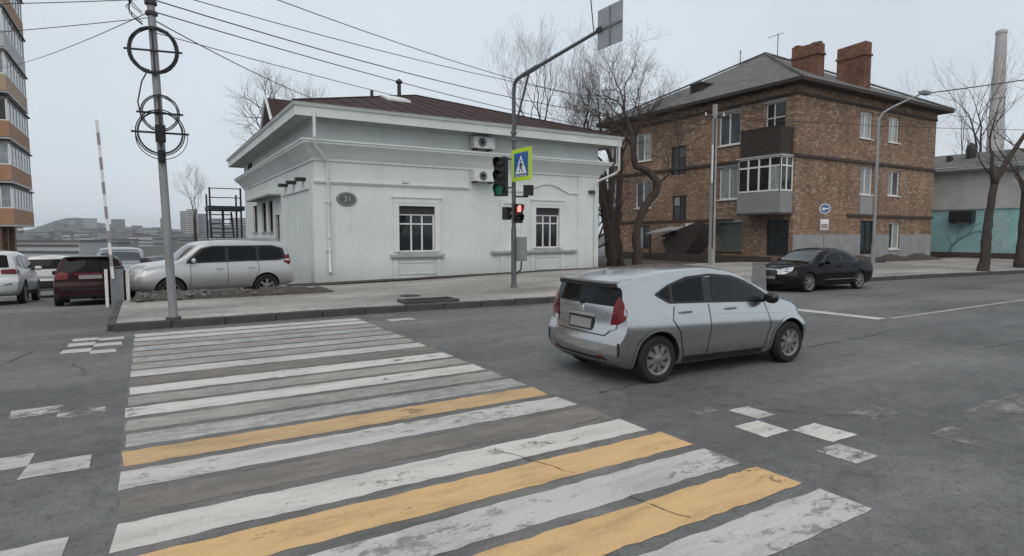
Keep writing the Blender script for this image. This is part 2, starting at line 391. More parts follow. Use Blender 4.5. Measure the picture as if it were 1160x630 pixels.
mat('sign_lime', (.46,.66,.03), .45, var=.06, scale=6); mat('sign_black', (.012,.012,.012), .5, var=.1)
emit_mat('lamp_green', (.02,.5,.28), .06, (.005,.07,.05)); emit_mat('lamp_red', (1.0,.05,.03), .8, (.2,.02,.01)); emit_mat('lamp_red_core', (1.0,.42,.30), 1.1)
mat('lens_off', (.012,.012,.012), .25, var=.2)
mat('orange_panel', (.36,.20,.12), .8, var=.14, scale=1.5); mat('beige_panel', (.40,.30,.20), .8, var=.12, scale=1.5); mat('white_panel', (.45,.46,.46), .7, var=.12, scale=1.2)
brick_mat('brick_orange', (.28,.15,.09), (.32,.18,.115), (.25,.2,.16))
mat('glass_balcony', (.24,.27,.29), .15, var=.3, scale=1.5, spec=.6)
mat('globe', (.6,.56,.5), .3, var=.05)

# ------------------------------------------------------------------ ground, road, sidewalk
def pchip(pts):
    xs = [p[0] for p in pts]; ys = [p[1] for p in pts]; n = len(xs)
    if n == 2:
        return lambda x: ys[0]+(ys[1]-ys[0])*min(1, max(0, (x-xs[0])/(xs[1]-xs[0])))
    h = [xs[i+1]-xs[i] for i in range(n-1)]; dl = [(ys[i+1]-ys[i])/h[i] for i in range(n-1)]
    m = [dl[0]]+[0 if dl[i-1]*dl[i] <= 0 else 2*dl[i-1]*dl[i]/(dl[i-1]+dl[i]) for i in range(1, n-1)]+[dl[-1]]
    def f(x):
        if x <= xs[0]: return ys[0]
        if x >= xs[-1]: return ys[-1]
        i = 0
        while x > xs[i+1]: i += 1
        t = (x-xs[i])/h[i]; t2, t3 = t*t, t*t*t
        return ys[i]*(2*t3-3*t2+1)+h[i]*m[i]*(t3-2*t2+t)+ys[i+1]*(-2*t3+3*t2)+h[i]*m[i+1]*(t3-t2)
    return f
def sstep(a, b, x):
    t = min(1, max(0, (x-a)/(b-a))); return t*t*(3-2*t)
def hn(x, y, s=1.0):
    return math.sin(x*.013*s+1.3)*math.cos(y*.011*s+.4)+.5*math.sin(x*.031*s+y*.023*s)+.25*math.sin(x*.07*s-y*.05*s)

mb = MB()
gx = sorted(set([-4000,-2500,-1600,-1000,-700,-450,-300]+list(range(-220,241,20))+[300,450,700,1000,1600,2500,4000]))
gy = sorted(set([-3000,-1500,-700,-300,-150,-80,-40]+list(range(-30,101,15))+list(range(110,400,25))+[450,550,700,900,1200,1600,2200,3000,4000]))
def lane_drop(x, y):
    """the side lane runs downhill away from the street"""
    return -.058*max(0, min(y, 80)-19.2)*sstep(17, 5.2, x)
def gz(x, y): return -.12 + lane_drop(x, y)*1.02 - 24*sstep(80, 230, y)*sstep(70, 20, x) - 9*sstep(400, 900, y)*sstep(70, 20, x)
idx = {}
for i, x in enumerate(gx):
    for j, y in enumerate(gy): idx[i, j] = len(mb.v); mb.v.append((x, y, gz(x, y)))
for i in range(len(gx)-1):
    for j in range(len(gy)-1): mb.f.append((idx[i,j],idx[i+1,j],idx[i+1,j+1],idx[i,j+1])); mb.mi.append(0)
tag(mb.build('ground', 'ground_soil', smooth=True), kind='structure')

kerbY = pchip([(-.6,13.85),(4.2,13.85),(9.7,13.45),(17,13.2),(25.5,12.9),(35,11.9),(60,9.5),(120,5)])
mb = MB(); rxs = [-60,-30,-12,-6,-3,0,3,5.1,8,11,14,17,30,60,120]; rys = [-25,0,10,18.5,19.2,20,22,25,30,40,55,78]
for i in range(len(rxs)-1):
    for j in range(len(rys)-1):
        mb.face([(rxs[a],rys[b],lane_drop(rxs[a],rys[b])) for a,b in ((i,j),(i+1,j),(i+1,j+1),(i,j+1))])
road = mb.build('road', 'road_asphalt'); tag(road, kind='structure')

def walkz(x, y): return .15 + .21*sstep(5, 18, x)*sstep(15, 21.5, y)*sstep(40, 28, x)
mb = MB(); idx = {}
wx = [-.55+i*.75 for i in range(0, 62)]+[50,60,80,120]
NR = 8
for i, x in enumerate(wx):
    y0 = kerbY(x)+.15; y1 = 18.95 if x < 4.4 else 21.6
    if x > 28: y1 = 20.75
    for j in range(NR+1):
        y = y0+(y1-y0)*j/NR; idx[i,j] = len(mb.v); mb.v.append((x, y, walkz(x, y)))
for i in range(len(wx)-1):
    for j in range(NR): mb.f.append((idx[i,j],idx[i+1,j],idx[i+1,j+1],idx[i,j+1])); mb.mi.append(0)
walk = mb.build('sidewalk', 'walk_asphalt', smooth=True); tag(walk, kind='structure')
mb = MB(); yy = [18.8,19.2,20,22,25,30,40,50]
for a,b in zip(yy[:-1],yy[1:]): mb.face([(-.5,a,.006+lane_drop(0,a)),(5.08,a,.006+lane_drop(0,a)),(5.08,b,.006+lane_drop(0,b)),(-.5,b,.006+lane_drop(0,b))])
tag(mb.build('yard', 'yard_asphalt'), kind='structure')
tag(MB().face([(17.8,21.55,.12),(31.35,20.7,.12),(31.35,60,.12),(17.8,60,.12)]).build('courtyard', 'earth'), kind='structure')
tag(MB().face([(47,20.7,.13),(70,20.7,.13),(70,40,.13),(47,40,.13)]).build('side_yard', 'earth'), kind='structure')

stone = MB().box((0,-.075,-.12),(.985,.075,.165)).mesh('kerb_stone', 'kerb_stone')
bm = bmesh.new(); bm.from_mesh(stone); bmesh.ops.bevel(bm, geom=bm.edges, offset=.018, segments=1, affect='EDGES'); bm.to_mesh(stone); bm.free()
def kerb_piece(p, ang, dz=0):
    o = bpy.data.objects.new('kerb_stone', stone); COL.objects.link(o); o.parent = walk
    o.location = (p[0], p[1], dz); o.rotation_euler = (random.uniform(-.015,.015), random.uniform(-.008,.008), ang)
x = -.60
while x < 46:
    a = math.atan2(kerbY(x+1)-kerbY(x), 1); kerb_piece((x, kerbY(x)+.07), a, random.uniform(-.008,.006)); x += math.cos(a)*1.0
for k in range(5): kerb_piece((-.62, 14.02+k*1.0), R(90), random.uniform(-.03,.0))

# crosswalk stripes: 0.4 m bars laid along the street
seq = ['paint_white_patchy','paint_yellow','paint_white_patchy','paint_yellow','paint_white_clean','paint_ghost','paint_white_patchy','paint_yellow_worn','paint_white_thin','paint_beige',
       'paint_white_clean','paint_beige','paint_white','paint_ghost','paint_white_dull','paint_beige','paint_white_thin','paint_beige','paint_white_thin','paint_beige','paint_white_dull','paint_white_dull']
def strip_mesh(x0, x1, y0, y1, z=.004, n=40, wob=.013):
    m = MB(); prev = None
    for i in range(n+1):
        t = i/n; x = x0+(x1-x0)*t
        a = Vector((x+(random.uniform(-.02,.02) if i in (0,n) else 0), y0+random.uniform(-wob,wob), z)); b = Vector((x+(random.uniform(-.02,.02) if i in (0,n) else 0), y1+random.uniform(-wob,wob), z))
        if prev: m.face([prev[0], a, b, prev[1]])
        prev = (a, b)
    return m
strip_mesh(-.25,4.05,2.9,13.35,.002,6,.03).build('old_paint_film','paint_residue',road)
for k, mt in enumerate(seq):
    y0 = 2.13+.5145*k
    strip_mesh(-.235, 4.02+.2*max(0,(5.5-y0)/3), y0, y0+.395).build('crosswalk_stripe', mt, road)
# chequered squares either side of the crossing, mostly worn off
sq = [(-1.17,-.79,12.98,13.3,'w'),(-.79,-.40,12.86,13.16,'w'),(-1.19,-.81,12.42,12.78,'w'),(-.80,-.42,12.2,12.55,'w'),(-1.21,-.82,11.75,12.1,'w'),(-.82,-.48,11.5,11.82,'w'),
      (-1.25,-1.0,9.5,9.75,'t'),(-1.28,-.85,7.85,8.2,'p'),(-.85,-.43,7.6,7.88,'p'),(-1.3,-.89,6.15,6.5,'p'),(-.90,-.46,5.85,6.2,'p'),(-.95,-.49,4.15,4.56,'w'),(-1.35,-.92,4.5,4.85,'p'),
      (4.88,5.27,3.45,3.82,'w'),(5.3,5.68,3.05,3.46,'w'),(5.3,5.6,3.85,4.2,'p'),(4.9,5.22,4.25,4.42,'t'),(4.95,5.3,2.65,3.0,'p'),(6.3,6.75,2.25,2.7,'t'),(6.3,6.8,3.2,3.5,'t'),
      (4.4,5.0,13.1,13.5,'t'),(4.5,5.1,12.4,12.75,'p'),(4.8,5.25,11.85,12.05,'p'),(4.6,5.3,7.65,8.0,'t'),(5.4,5.8,7.2,7.5,'t')]
for a,b,c,d,q in sq:
    strip_mesh(a,b,c,d,.004,4,.01).build('marking_square', {'w':'paint_white' if a>0 else 'paint_white_dull','p':'paint_white_streak','t':'paint_faint'}[q], road)
for a,b,c,d,q in [(6.9,8.0,1.6,2.3,'paint_faint'),(7.4,8.8,2.4,2.9,'paint_faint'),(8.2,9.8,1.7,2.2,'paint_faint')]: strip_mesh(a,b,c,d,.004,6,.05).build('worn_marking', q, road)
MB().face([(13.55,12.6,.004),(13.95,12.6,.004),(14.2,7.05,.004),(13.8,7.05,.004)]).build('stop_line', 'paint_white_dull', road)
strip_mesh(14.3,80,6.95,7.06,.004,60,.008).build('lane_line', 'paint_white_thin', road)
mat('crack_dark', (.04,.04,.041), .9, var=.3, scale=3)
def crack(pts, w0=.02):
    m = MB(); P = []
    for i in range(len(pts)-1):
        a, b = Vector(pts[i]), Vector(pts[i+1]); n = max(2, int((b-a).length/.09))
        for k in range(n): P.append(a.lerp(b, k/n)+Vector((random.uniform(-.022,.022), random.uniform(-.022,.022))))
    P.append(Vector(pts[-1]))
    for i in range(len(P)-1):
        d = (P[i+1]-P[i]).normalized(); nrm = Vector((-d.y, d.x)); w = w0*random.uniform(.2,.75)*.5
        m.face([(*(P[i]-nrm*w),.0085),(*(P[i+1]-nrm*w),.0085),(*(P[i+1]+nrm*w),.0085),(*(P[i]+nrm*w),.0085)])
    m.build('crack', 'crack_dark', road)
crack([(4.6,5.48),(6.1,5.70),(7.5,5.8)], .035); crack([(9.2,5.9),(12,6.0)], .03); crack([(2.55,4.5),(2.7,4.1),(2.85,3.7)], .016); crack([(2.9,3.15),(3.05,2.7)], .014)
crack([(5.2,4.6),(5.9,3.7),(6.5,3.2)], .013); crack([(-3.2,11.2),(-2.6,9.6),(-2.9,7.5)], .025); crack([(9.0,3.0),(10.4,2.4)], .013); crack([(11.5,4.35),(16,4.2)], .02); crack([(-1.6,12.2),(-2.2,9.9),(-2.1,8.2)], .03)

# earth bank with rubble in front of the parked off-roader, and grime strip along the house foot
mb = MB(); idx = {}
for i in range(41):
    for j in range(9):
        x = -.45+i*.135; y = 18.0+j*.15; e = math.sin(math.pi*j/8)*min(1, i/3, (40-i)/4)
        idx[i,j] = len(mb.v); mb.v.append((x, y+random.uniform(-.03,.03), .13+e*(.11+.09*abs(hn(x*90,y*90)))+random.uniform(0,.03)*e))
for i in range(40):
    for j in range(8): mb.f.append((idx[i,j],idx[i+1,j],idx[i+1,j+1],idx[i,j+1])); mb.mi.append(0)
tag(mb.build('earth_bank', 'earth', smooth=True), 'low bank of bare dark earth along the sidewalk edge', 'earth', kind='stuff')
mb = MB()
for k in range(130):
    x = random.choice([random.uniform(-.2,1.4), random.uniform(-.2,3.6)]); y = random.uniform(18.07,18.95); r = random.uniform(.02,.07)*(1.3 if x < 1.4 else 1)
    mt = Matrix.Translation((x,y,.17+.12*math.sin(math.pi*min(1,max(0,(y-18.0)/1.2))))) @ Matrix.Rotation(random.uniform(0,6),4,(random.random(),random.random(),1))
    q = [mt @ Vector((sx*r*random.uniform(.6,1.2), sy*r*random.uniform(.6,1.2), sz*r*random.uniform(.35,.8))) for sx,sy,sz in ((-1,-1,-1),(1,-1,-1),(1,1,-1),(-1,1,-1),(-1,-1,1),(1,-1,1),(1,1,1),(-1,1,1))]
    mb.hexa(q)
tag(mb.build('rubble', 'rubble'), 'pale broken stones scattered on the earth bank', 'rubble', kind='stuff')
mb = MB().face([(4.0,20.75,.160),(18.1,20.9,.375),(18.1,21.6,.385),(4.0,21.6,.175)])
m_ = mb.build('wall_foot_earth', 'earth'); m_.parent = walk
# drain frame on the sidewalk
t = thing('drain_grate', 'raised concrete drain frame with dark grate near the kerb', 'drain', (6.2,14.32,.15), R(-3))
mb = MB()
for a,b in (((-.72,-.36,0),(.72,-.26,.07)),((-.72,.26,0),(.72,.36,.07)),((-.72,-.26,0),(-.62,.26,.07)),((.62,-.26,0),(.72,.26,.07))): mb.box(a,b)
mb.build('frame', 'kerb_stone', t)
MB().box((-.62,-.26,.0),(.62,.26,.02)).build('pit', 'black_rubber', t)
for k in range(11): MB().box((-.60+k*.115,-.255,.02),(-.55+k*.115,.255,.045)).build('grate_bar', 'metal_dark', t)
mb = MB().lathe([(.0,.155),(.30,.155),(.31,.15),(.31,.12)], 20); o = mb.build('manhole_cover', 'metal_dark', loc=(6.35,15.95,.008)); tag(o, 'round dark iron cover set flush in the sidewalk', 'manhole cover')

# ------------------------------------------------------------------ white corner house
def ring_profile(prof, x0, x1, y0, y1):
    mb = MB()
    for (d0,z0),(d1,z1) in zip(prof[:-1], prof[1:]):
        A = [(x0-d0,y0-d0,z0),(x1+d0,y0-d0,z0),(x1+d0,y1+d0,z0),(x0-d0,y1+d0,z0)]; B = [(x0-d1,y0-d1,z1),(x1+d1,y0-d1,z1),(x1+d1,y1+d1,z1),(x0-d1,y1+d1,z1)]
        for i in range(4): mb.face([A[i],A[(i+1)%4],B[(i+1)%4],B[i]])
    return mb
HX0,HX1,HY0,HY1 = 5.1,17.70,21.5,38.4
house = thing('white_house', 'single storey white plastered corner house with brown metal roof and heavy cornices', 'house', (HX0,HY0,0))
def hb(mb, name, m, **k):
    mb.v = [(x-HX0,y-HY0,z) for x,y,z in mb.v]; return mb.build(name, m, house, **k)
HF = Wall((0,0,0),(1,0,0),(0,-1,0)); HS = Wall((0,0,0),(0,1,0),(-1,0,0))
w1 = (3.05,4.52,1.22,2.95); w2 = (9.2,10.45,1.30,3.02)
s1 = (8.1,9.3,2.0,3.45); s2 = (9.9,11.2,2.0,3.45); sdoor = (6.55,7.6,.2,2.75); s4 = (12.6,14,2.0,3.4)
mb = MB(); HF.panel(mb, 0, HX1-HX0, -.2, 5.9, [w1,w2], .2)
HS.panel(mb, 0, HY1-HY0, -1.6, 5.9, [s1,s2,sdoor,s4], .2)
Wall((HX1-HX0,0,0),(0,1,0),(1,0,0)).panel(mb, 0, HY1-HY0, -.2, 5.9, []); Wall((0,HY1-HY0,0),(1,0,0),(0,1,0)).panel(mb, 0, HX1-HX0, -1.6, 5.9, [])
mb.build('wall', 'house_plaster', house)
hb(ring_profile([(-.02,4.44),(.05,4.44),(.06,4.52),(.12,4.60),(.22,4.74),(.34,4.87),(.43,4.95),(.46,4.98),(.46,5.05),(.50,5.06),(.50,5.11),(-.02,5.22)], HX0,HX1,HY0,HY1), 'lower_cornice', 'house_trim')
hb(ring_profile([(-.02,5.76),(.10,5.78),(.16,5.88),(.70,5.88),(.72,5.80),(.745,5.80)], HX0,HX1,HY0,HY1), 'soffit', 'house_soffit')
hb(ring_profile([(.746,5.80),(.75,6.10),(.80,6.12),(.84,6.20),(.84,6.23),(.70,6.23)], HX0,HX1,HY0,HY1), 'fascia', 'house_trim')
# roof: hip with a cross gable on the left slope
rx0,rx1,ry0,ry1 = HX0-.86,HX1+.86,HY0-.86,HY1+.86; xm = (rx0+rx1)/2; rz, az = 6.22, 8.55
mb = MB(); A,B,C_,D_ = (rx0,ry0,rz),(rx1,ry0,rz),(rx1,ry1,rz),(rx0,ry1,rz); E_,F_ = (xm,27.6,az),(xm,33.4,az)
mb.face([A,B,E_]).face([B,C_,F_,E_]).face([C_,D_,F_]).face([D_,A,E_,F_])
roof = hb(mb, 'roof', 'roof_brown')
def rib(p, q, r=.012):
    m = MB().tube([p, q], r, 4); m.v = [(x-HX0,y-HY0,z) for x,y,z in m.v]; return m.build('roof_seam', 'roof_brown', roof)
nx = 22
for k in range(1, nx):
    x = rx0+(rx1-rx0)*k/nx; t_ = 1-abs(x-xm)/(xm-rx0)
    rib((x,ry0,rz+.01),(x,ry0+(27.6-ry0)*t_,rz+.01+(az-rz)*t_))
rib((rx0,ry0,rz+.02),(E_[0],E_[1],az+.02),.03); rib((rx1,ry0,rz+.02),(E_[0],E_[1],az+.02),.03)
gx0 = 5.7; gz_ = 9.0
mb = MB().face([(gx0,31.4,6.6),(gx0,34.0,gz_),(gx0,36.6,6.6)]).face([(gx0,31.4,6.6),(12,31.4,6.6),(12,34,gz_),(gx0,34,gz_)]).face([(gx0,34,gz_),(12,34,gz_),(12,36.6,6.6),(gx0,36.6,6.6)])
g_ = hb(mb, 'gable_roof', 'roof_brown')
mb = MB()
for a,b in (((gx0-.05,31.3,6.55),(gx0-.05,34,gz_+.08)),((gx0-.05,34,gz_+.08),(gx0-.05,36.7,6.55))): mb.tube([a,b],.07,4)
mb.v = [(x-HX0,y-HY0,z) for x,y,z in mb.v]; mb.build('barge_board', 'white_metal', g_)
mb = MB().tube([(9.96,26,8.0),(9.96,26,8.62)],.085,10).lathe([(.05,8.60),(.16,8.62),(.16,8.68),(.04,8.80)],12,Matrix.Translation((9.96,26,0))); hb(mb, 'flue_pipe', 'metal_dark')
mb = MB().tube([(8.3,24.8,7.4),(8.3,24.8,7.85)],.07,8); hb(mb, 'vent_pipe', 'metal_dark')
sl = (az-rz)/(27.6-ry0)
def onroof(x,y,h): return (x,y,rz+(y-ry0)*sl+h)
mb = MB().hexa([onroof(8.7,24.0,.01),onroof(9.7,24.0,.01),onroof(9.7,25.0,.01),onroof(8.7,25.0,.01),onroof(8.7,24.0,.1),onroof(9.7,24.0,.1),onroof(9.7,25.0,.1),onroof(8.7,25.0,.1)]); hb(mb, 'roof_hatch', 'white_metal')
# mouldings, window trims, sills, aprons
mb = MB(); HF.box(mb, -.02, 6.0, 3.66, 3.71, 0, .05); HF.box(mb, -.04, 6.0, 3.71, 3.76, 0, .09); HS.box(mb, 0.0, .55, 3.66, 3.76, .001, .05)
HF.box(mb, 7.35, 8.6, 3.66, 3.76, 0, .05); HF.box(mb, 11.0, 11.6, 3.66, 3.76, 0, .05)
pts = [HF.p(8.6+2.4*i/14, 3.70+.38*math.sin(math.pi*i/14)**1.2, .03) for i in range(15)]
for p,q in zip(pts[:-1],pts[1:]): mb.hexa([p+Vector((0,.03,-.06)),q+Vector((0,.03,-.06)),q+Vector((0,-.03,-.06)),p+Vector((0,-.03,-.06)),p+Vector((0,.03,.05)),q+Vector((0,.03,.05)),q+Vector((0,-.03,.05)),p+Vector((0,-.03,.05))])
mb.build('wall_moulding', 'house_trim', house)
def trim(rect, side=.22, sx=.35, sill_x=None):
    a0,a1,z0,z1 = rect; mb = MB()
    HF.box(mb,a0-side,a0,z0,z1+.12,0,.05); HF.box(mb,a1,a1+side,z0,z1+.12,0,.05); HF.box(mb,a0-side,a1+side,z1+.12,z1+.30,0,.06); HF.box(mb,a0-side-.05,a1+side+.05,z1+.30,z1+.36,0,.10)
    HF.box(mb,a0,a1,z1,z1+.12,0,.045)
    mb.build('window_surround', 'house_trim', house)
    sa,sb = sill_x or (a0-sx,a1+sx); m2 = MB(); HF.box(m2,sa,sb,z0-.20,z0-.10,0,.14); HF.box(m2,sa+.05,sb-.05,z0-.27,z0-.20,0,.08); HF.box(m2,a0,a1,z0-.10,z0,-.05,.10)
    m2.build('sill', 'sill_grey', house)
    m3 = MB()
    for c,d in ((a0-side,a0-.08),(a1+.08,a1+side)): HF.box(m3,c,d,.25,z0-.27,0,.045)
    HF.box(m3,a0-side,a1+side,.12,.25,0,.06)
    HF.box(m3,a0,a1,.36,.40,0,.03); HF.box(m3,a0,a1,z0-.42,z0-.38,0,.03); HF.box(m3,a0,a0+.04,.40,z0-.42,0,.03); HF.box(m3,a1-.04,a1,.40,z0-.42,0,.03)
    m3.build('apron', 'house_trim', house)
trim(w1); trim(w2, sill_x=(7.0,11.35))
m3 = MB(); HF.box(m3,7.45,7.6,1.13,3.3,0,.05); HF.box(m3,8.45,8.6,1.13,3.3,0,.05); HF.box(m3,7.6,8.45,3.15,3.3,0,.05); HF.box(m3,7.45,7.6,.25,.99,0,.045); HF.box(m3,8.45,8.6,.25,.99,0,.045); m3.build('blind_niche', 'house_trim', house)
for w in (w1,w2):
    a0,a1,z0,z1 = w
    HF.window(house,(a0,a1,z0,z1-.30),[.36,.66],.74,depth=.15,fw=.05)
    m = MB(); HF.box(m,a0,a1,z1-.30,z1,-.16,-.07); m.build('shutter_box','metal_dark',house)
m = MB(); HF.box(m, 11.45, 12.6, -.1, 4.42, 0, .07); m.build('corner_pilaster','house_plaster',house)
m = MB(); HF.box(m, -.06,.0,-.1,3.66,-.3,.0); HS.box(m,.45,.60,-.1,3.66,.001,.06); HS.box(m,5.55,5.75,-.1,3.8,.001,.06); HS.box(m,.6,5.55,3.5,3.8,.001,.06); m.build('side_pilaster','house_trim',house)
for w in (s1,s2,s4): HS.window(house,w,2,None,depth=.15,fw=.06,frame='wood_dark',sill=True,sillmat='sill_grey')
m = MB(); HS.box(m,*sdoor,-.18,-.12); d_=m.build('door','wood_dark',house); m=MB(); HS.box(m,6.65,6.72,1.1,1.3,-.12,-.07); m.build('handle','metal_grey',d_)
for a in (1.3,2.9,4.5): m = MB(); HS.box(m,a,a+.28,3.82,3.95,.0,.35); m.build('canopy_bracket','metal_dark',house)
m = MB(); HS.box(m,5.9,12.5,3.55,3.62,.0,.55); m.build('side_canopy','sill_grey',house)
HS.window(house,(13.8,14.9,5.25,5.7),1,None,depth=-.01,frame='wood_dark')
# fittings
def ac_unit(wall, parent, a0, a1, z0, z1, d0=.04, d1=.36, thing_label=None):
    t = tag(bpy.data.objects.new('air_conditioner', None), thing_label, 'air conditioner'); COL.objects.link(t)
    loc = wall.p((a0+a1)/2, z0, d0); par = parent.location; t.location = Vector(par)+loc
    off = wall.o + wall.a*((a0+a1)/2) + Vector((0,0,z0)) + wall.n*d0
    W2 = Wall(wall.o-off, wall.a, wall.n)
    m = MB(); W2.box(m,a0,a1,z0,z1,d0,d1); b = m.build('casing','white_metal',t)
    c = W2.p(a0+(a1-a0)*.38,(z0+z1)/2,d1); r = (z1-z0)*.40
    mt = Matrix.Translation(c) @ Vector((0,0,1)).rotation_difference(wall.n).to_matrix().to_4x4()
    MB().lathe([(0,.012),(r,.012),(r,.002)],20,mt).build('fan','metal_dark',t)
    MB().lathe([(r*.28,.03),(0,.03)],12,mt).build('fan_hub','metal_grey',t)
    m = MB()
    for k in range(3): m.lathe([(r*(.5+.25*k),.022),(r*(.53+.25*k),.022),(r*(.53+.25*k),.016),(r*(.5+.25*k),.016)],20,mt,closed=True)
    m.build('grille','white_metal',t)
    m = MB()
    for a in (a0+.12,a1-.16): W2.box(m,a,a+.04,z0-.06,z0-.003,-d0*0+.0,d1)
    m.build('bracket','metal_dark',t)
    return t
ac_unit(HF, house, 6.05,6.98,5.28,5.72, .05,.40, 'white air conditioner box under the eave on the upper cornice')
ac_unit(HF, house, 6.05,7.05,3.98,4.40, .06,.42, 'white air conditioner box on brackets below the lower cornice')
def downpipe(pts, r=.05): 
    m = MB().tube(pts, r, 10); m.v=[(x-HX0,y-HY0,z) for x,y,z in m.v]; return m.build('downpipe','white_metal',house,smooth=True,angle=50)
downpipe([(4.95,20.72,5.98),(4.95,20.72,5.12)],.055); downpipe([(4.95,20.95,5.08),(5.05,21.0,4.85),(5.52,21.36,4.45),(5.54,21.42,4.2),(5.54,21.42,1.75)],.05); downpipe([(5.54,21.41,1.68),(5.54,21.41,.62),(5.54,21.33,.52)],.055)
downpipe([(18.28,20.72,6.1),(18.28,20.72,4.75),(18.18,20.9,4.6),(17.5,21.33,4.25),(17.45,21.36,4.0),(17.45,21.36,.5)],.05)
m = MB().box((12.0,-.22,3.72),(12.28,-.05,3.84)); m.build('wall_lamp','metal_dark',house)
m = MB(); HF.box(m,3.2,3.45,3.80,3.92,0,.1); m.build('camera_box','white_metal',house)
for z in (1.3,3.0): m = MB(); HF.box(m,.36,.52,z,z+.05,.0,.15); m.build('pipe_clip','white_metal',house)
# oval address plaque
t = thing('address_plaque', 'dark oval house number plaque on the white corner house', 'plaque', (6.2,21.48,3.14))
mt = Matrix.Rotation(R(90),4,'X')
mo = MB().lathe([(0,.03),(.30,.03),(.36,.02),(.36,-.02)],36,mt); mo.v=[(x,y,z*.68) for x,y,z in mo.v]; mo.build('plate','plate_dark' if 'plate_dark' in MATS else mat('plate_dark',(.09,.105,.105),.5,var=.15,scale=8),t)
mo = MB().lathe([(.30,.036),(.325,.036),(.325,.028),(.30,.028)],36,mt,closed=True); mo.v=[(x,y,z*.68) for x,y,z in mo.v]; mo.build('rim','sill_grey',t)
def text_obj(s, size, mtx, m, parent, name='lettering', depth=.002):
    cu = bpy.data.curves.new(name,'FONT'); cu.body=s; cu.size=size; cu.align_x='CENTER'; cu.align_y='CENTER'; cu.extrude=depth
    o = bpy.data.objects.new(name,cu); COL.objects.link(o); me = bpy.data.meshes.new_from_object(o.evaluated_get(bpy.context.evaluated_depsgraph_get()))
    bpy.data.objects.remove(o); me.transform(mtx); me.materials.clear(); me.materials.append(M(m)); me.name=name
    q = bpy.data.objects.new(name,me); COL.objects.link(q); q.parent=parent; return q
text_obj('31', .30, Matrix.Translation((.02,-.036,0)) @ mt, 'sill_grey', t)

# ------------------------------------------------------------------ three storey brick house
BX0,BX1,BY0,BY1 = 31.3,47.2,20.78,36.7
bh = thing('brick_house', 'three storey brown brick apartment house with grey hip roof', 'apartment house', (BX0,BY0,0))
BS = Wall((0,0,0),(0,1,0),(-1,0,0)); BF = Wall((0,0,0),(1,0,0),(0,-1,0))
def S(y0,y1,z0,z1): return (y0-BY0,y1-BY0,z0,z1)
def Fr(x0,x1,z0,z1): return (x0-BX0,x1-BX0,z0,z1)
side_win = [('w',S(24.5,26.1,7.42,9.40)),('d',S(21.5,22.75,7.2,9.45)),('st',S(28.8,30.15,5.95,7.85)),('w',S(24.45,26.0,4.06,6.05)),('d2',S(21.4,22.9,4.3,6.1)),('st',S(28.7,29.95,2.80,4.5)),('g',S(24.2,26.05,.82,2.62)),
            ('k',S(21.05,22.5,.62,2.70)),('w',S(32.05,33.6,3.78,5.75)),('w',S(35.4,36.5,3.4,5.75)),('w',S(32.05,33.6,7.2,9.2)),('w',S(35.3,36.4,7.2,9.2)),('k',S(32.1,33.5,.8,2.5))]
front_win = [('n',Fr(37.7,39.05,7.8,9.42)),('n',Fr(41.0,42.3,7.8,9.42)),('n',Fr(37.95,39.35,4.35,6.08)),('n',Fr(41.2,42.65,4.38,6.0)),('k',Fr(38.2,39.75,.6,2.72)),('n',Fr(41.6,42.95,.9,2.64))]
mb = MB(); BS.panel(mb,0,BY1-BY0,-.3,10.45,[w for _,w in side_win],.22); BF.panel(mb,0,BX1-BX0,-.3,10.45,[w for _,w in front_win],.22)
Wall((BX1-BX0,0,0),(0,1,0),(1,0,0)).panel(mb,0,BY1-BY0,-.3,10.45,[]); Wall((0,BY1-BY0,0),(1,0,0),(0,1,0)).panel(mb,0,BX1-BX0,-.3,10.45,[])
mb.build('wall','brick_wall',bh)
for wall, lst in ((BS,side_win),(BF,front_win)):
    for k,w in lst:
        if k == 'w': wall.window(bh,w,[.52],None,sill=True,proud=.1,pane='window_glass_grey',fw=.08)
        elif k == 'n': wall.window(bh,w,[.45],None,sill=True,proud=.08,pane='curtain_pale',fw=.08)
        elif k == 'g': wall.window(bh,w,3,.72,frame='curtain_green',pane='curtain_green',sill=True,sillmat='brick_band',fw=.06)
        elif k == 'd': wall.window(bh,w,[.58],.62,frame='white_frame',pane='window_glass',fw=.05)
        else: wall.window(bh,w,[.5],.6 if k=='st' else None,frame='wood_dark',pane='window_glass',fw=.06)
def band(z0,z1,d,name='brick_band',m='brick_band',s0=0,f0=0,f1=BX1-BX0):
    m_=MB(); BS.box(m_,-d,BY1-BY0,z0,z1,0,d); BF.box(m_,f0+.001,f1,z0,z1,0,d-.002); return m_.build(name,m,bh)
band(9.66,9.80,.10,'string_course'); band(6.24,6.40,.12,'string_course')
m_=MB(); BF.box(m_,5.3,BX1-BX0,2.96,3.10,0,.12); m_.build('string_course','brick_band',bh)
m_=MB(); BS.box(m_,4.0,BY1-BY0,2.72,2.84,0,.10); m_.build('string_course','brick_band',bh)
band(9.80,10.32,.05,'frieze','brick_wall'); 
m_=MB(); 
for a,b in ((0,38.2-BX0),(39.75-BX0,41.6-BX0),(42.95-BX0,BX1-BX0)): BF.box(m_,a,b,-.1,1.86,0,.018)
BF.box(m_,41.6-BX0,42.95-BX0,-.1,.82,0,.018); BF.box(m_,38.2-BX0,39.75-BX0,-.1,.6,0,.018); m_.build('painted_plinth','grey_wash',bh)
m_=MB(); BF.box(m_,37.95-BX0,39.35-BX0,3.12,4.27,0,.05); m_.build('window_panel','grey_wash',bh)
# pale window heads and quoins that break up the wall
for k,w in side_win[:7]: m_=MB(); BS.box(m_,w[0]-.12,w[1]+.12,w[3],w[3]+.16,0,.03); m_.build('lintel','brick_wall' if k in('st','k') else 'grey_wash',bh)
for k,w in front_win: m_=MB(); BF.box(m_,w[0]-.1,w[1]+.1,w[3],w[3]+.14,0,.03); m_.build('lintel','brick_wall',bh)
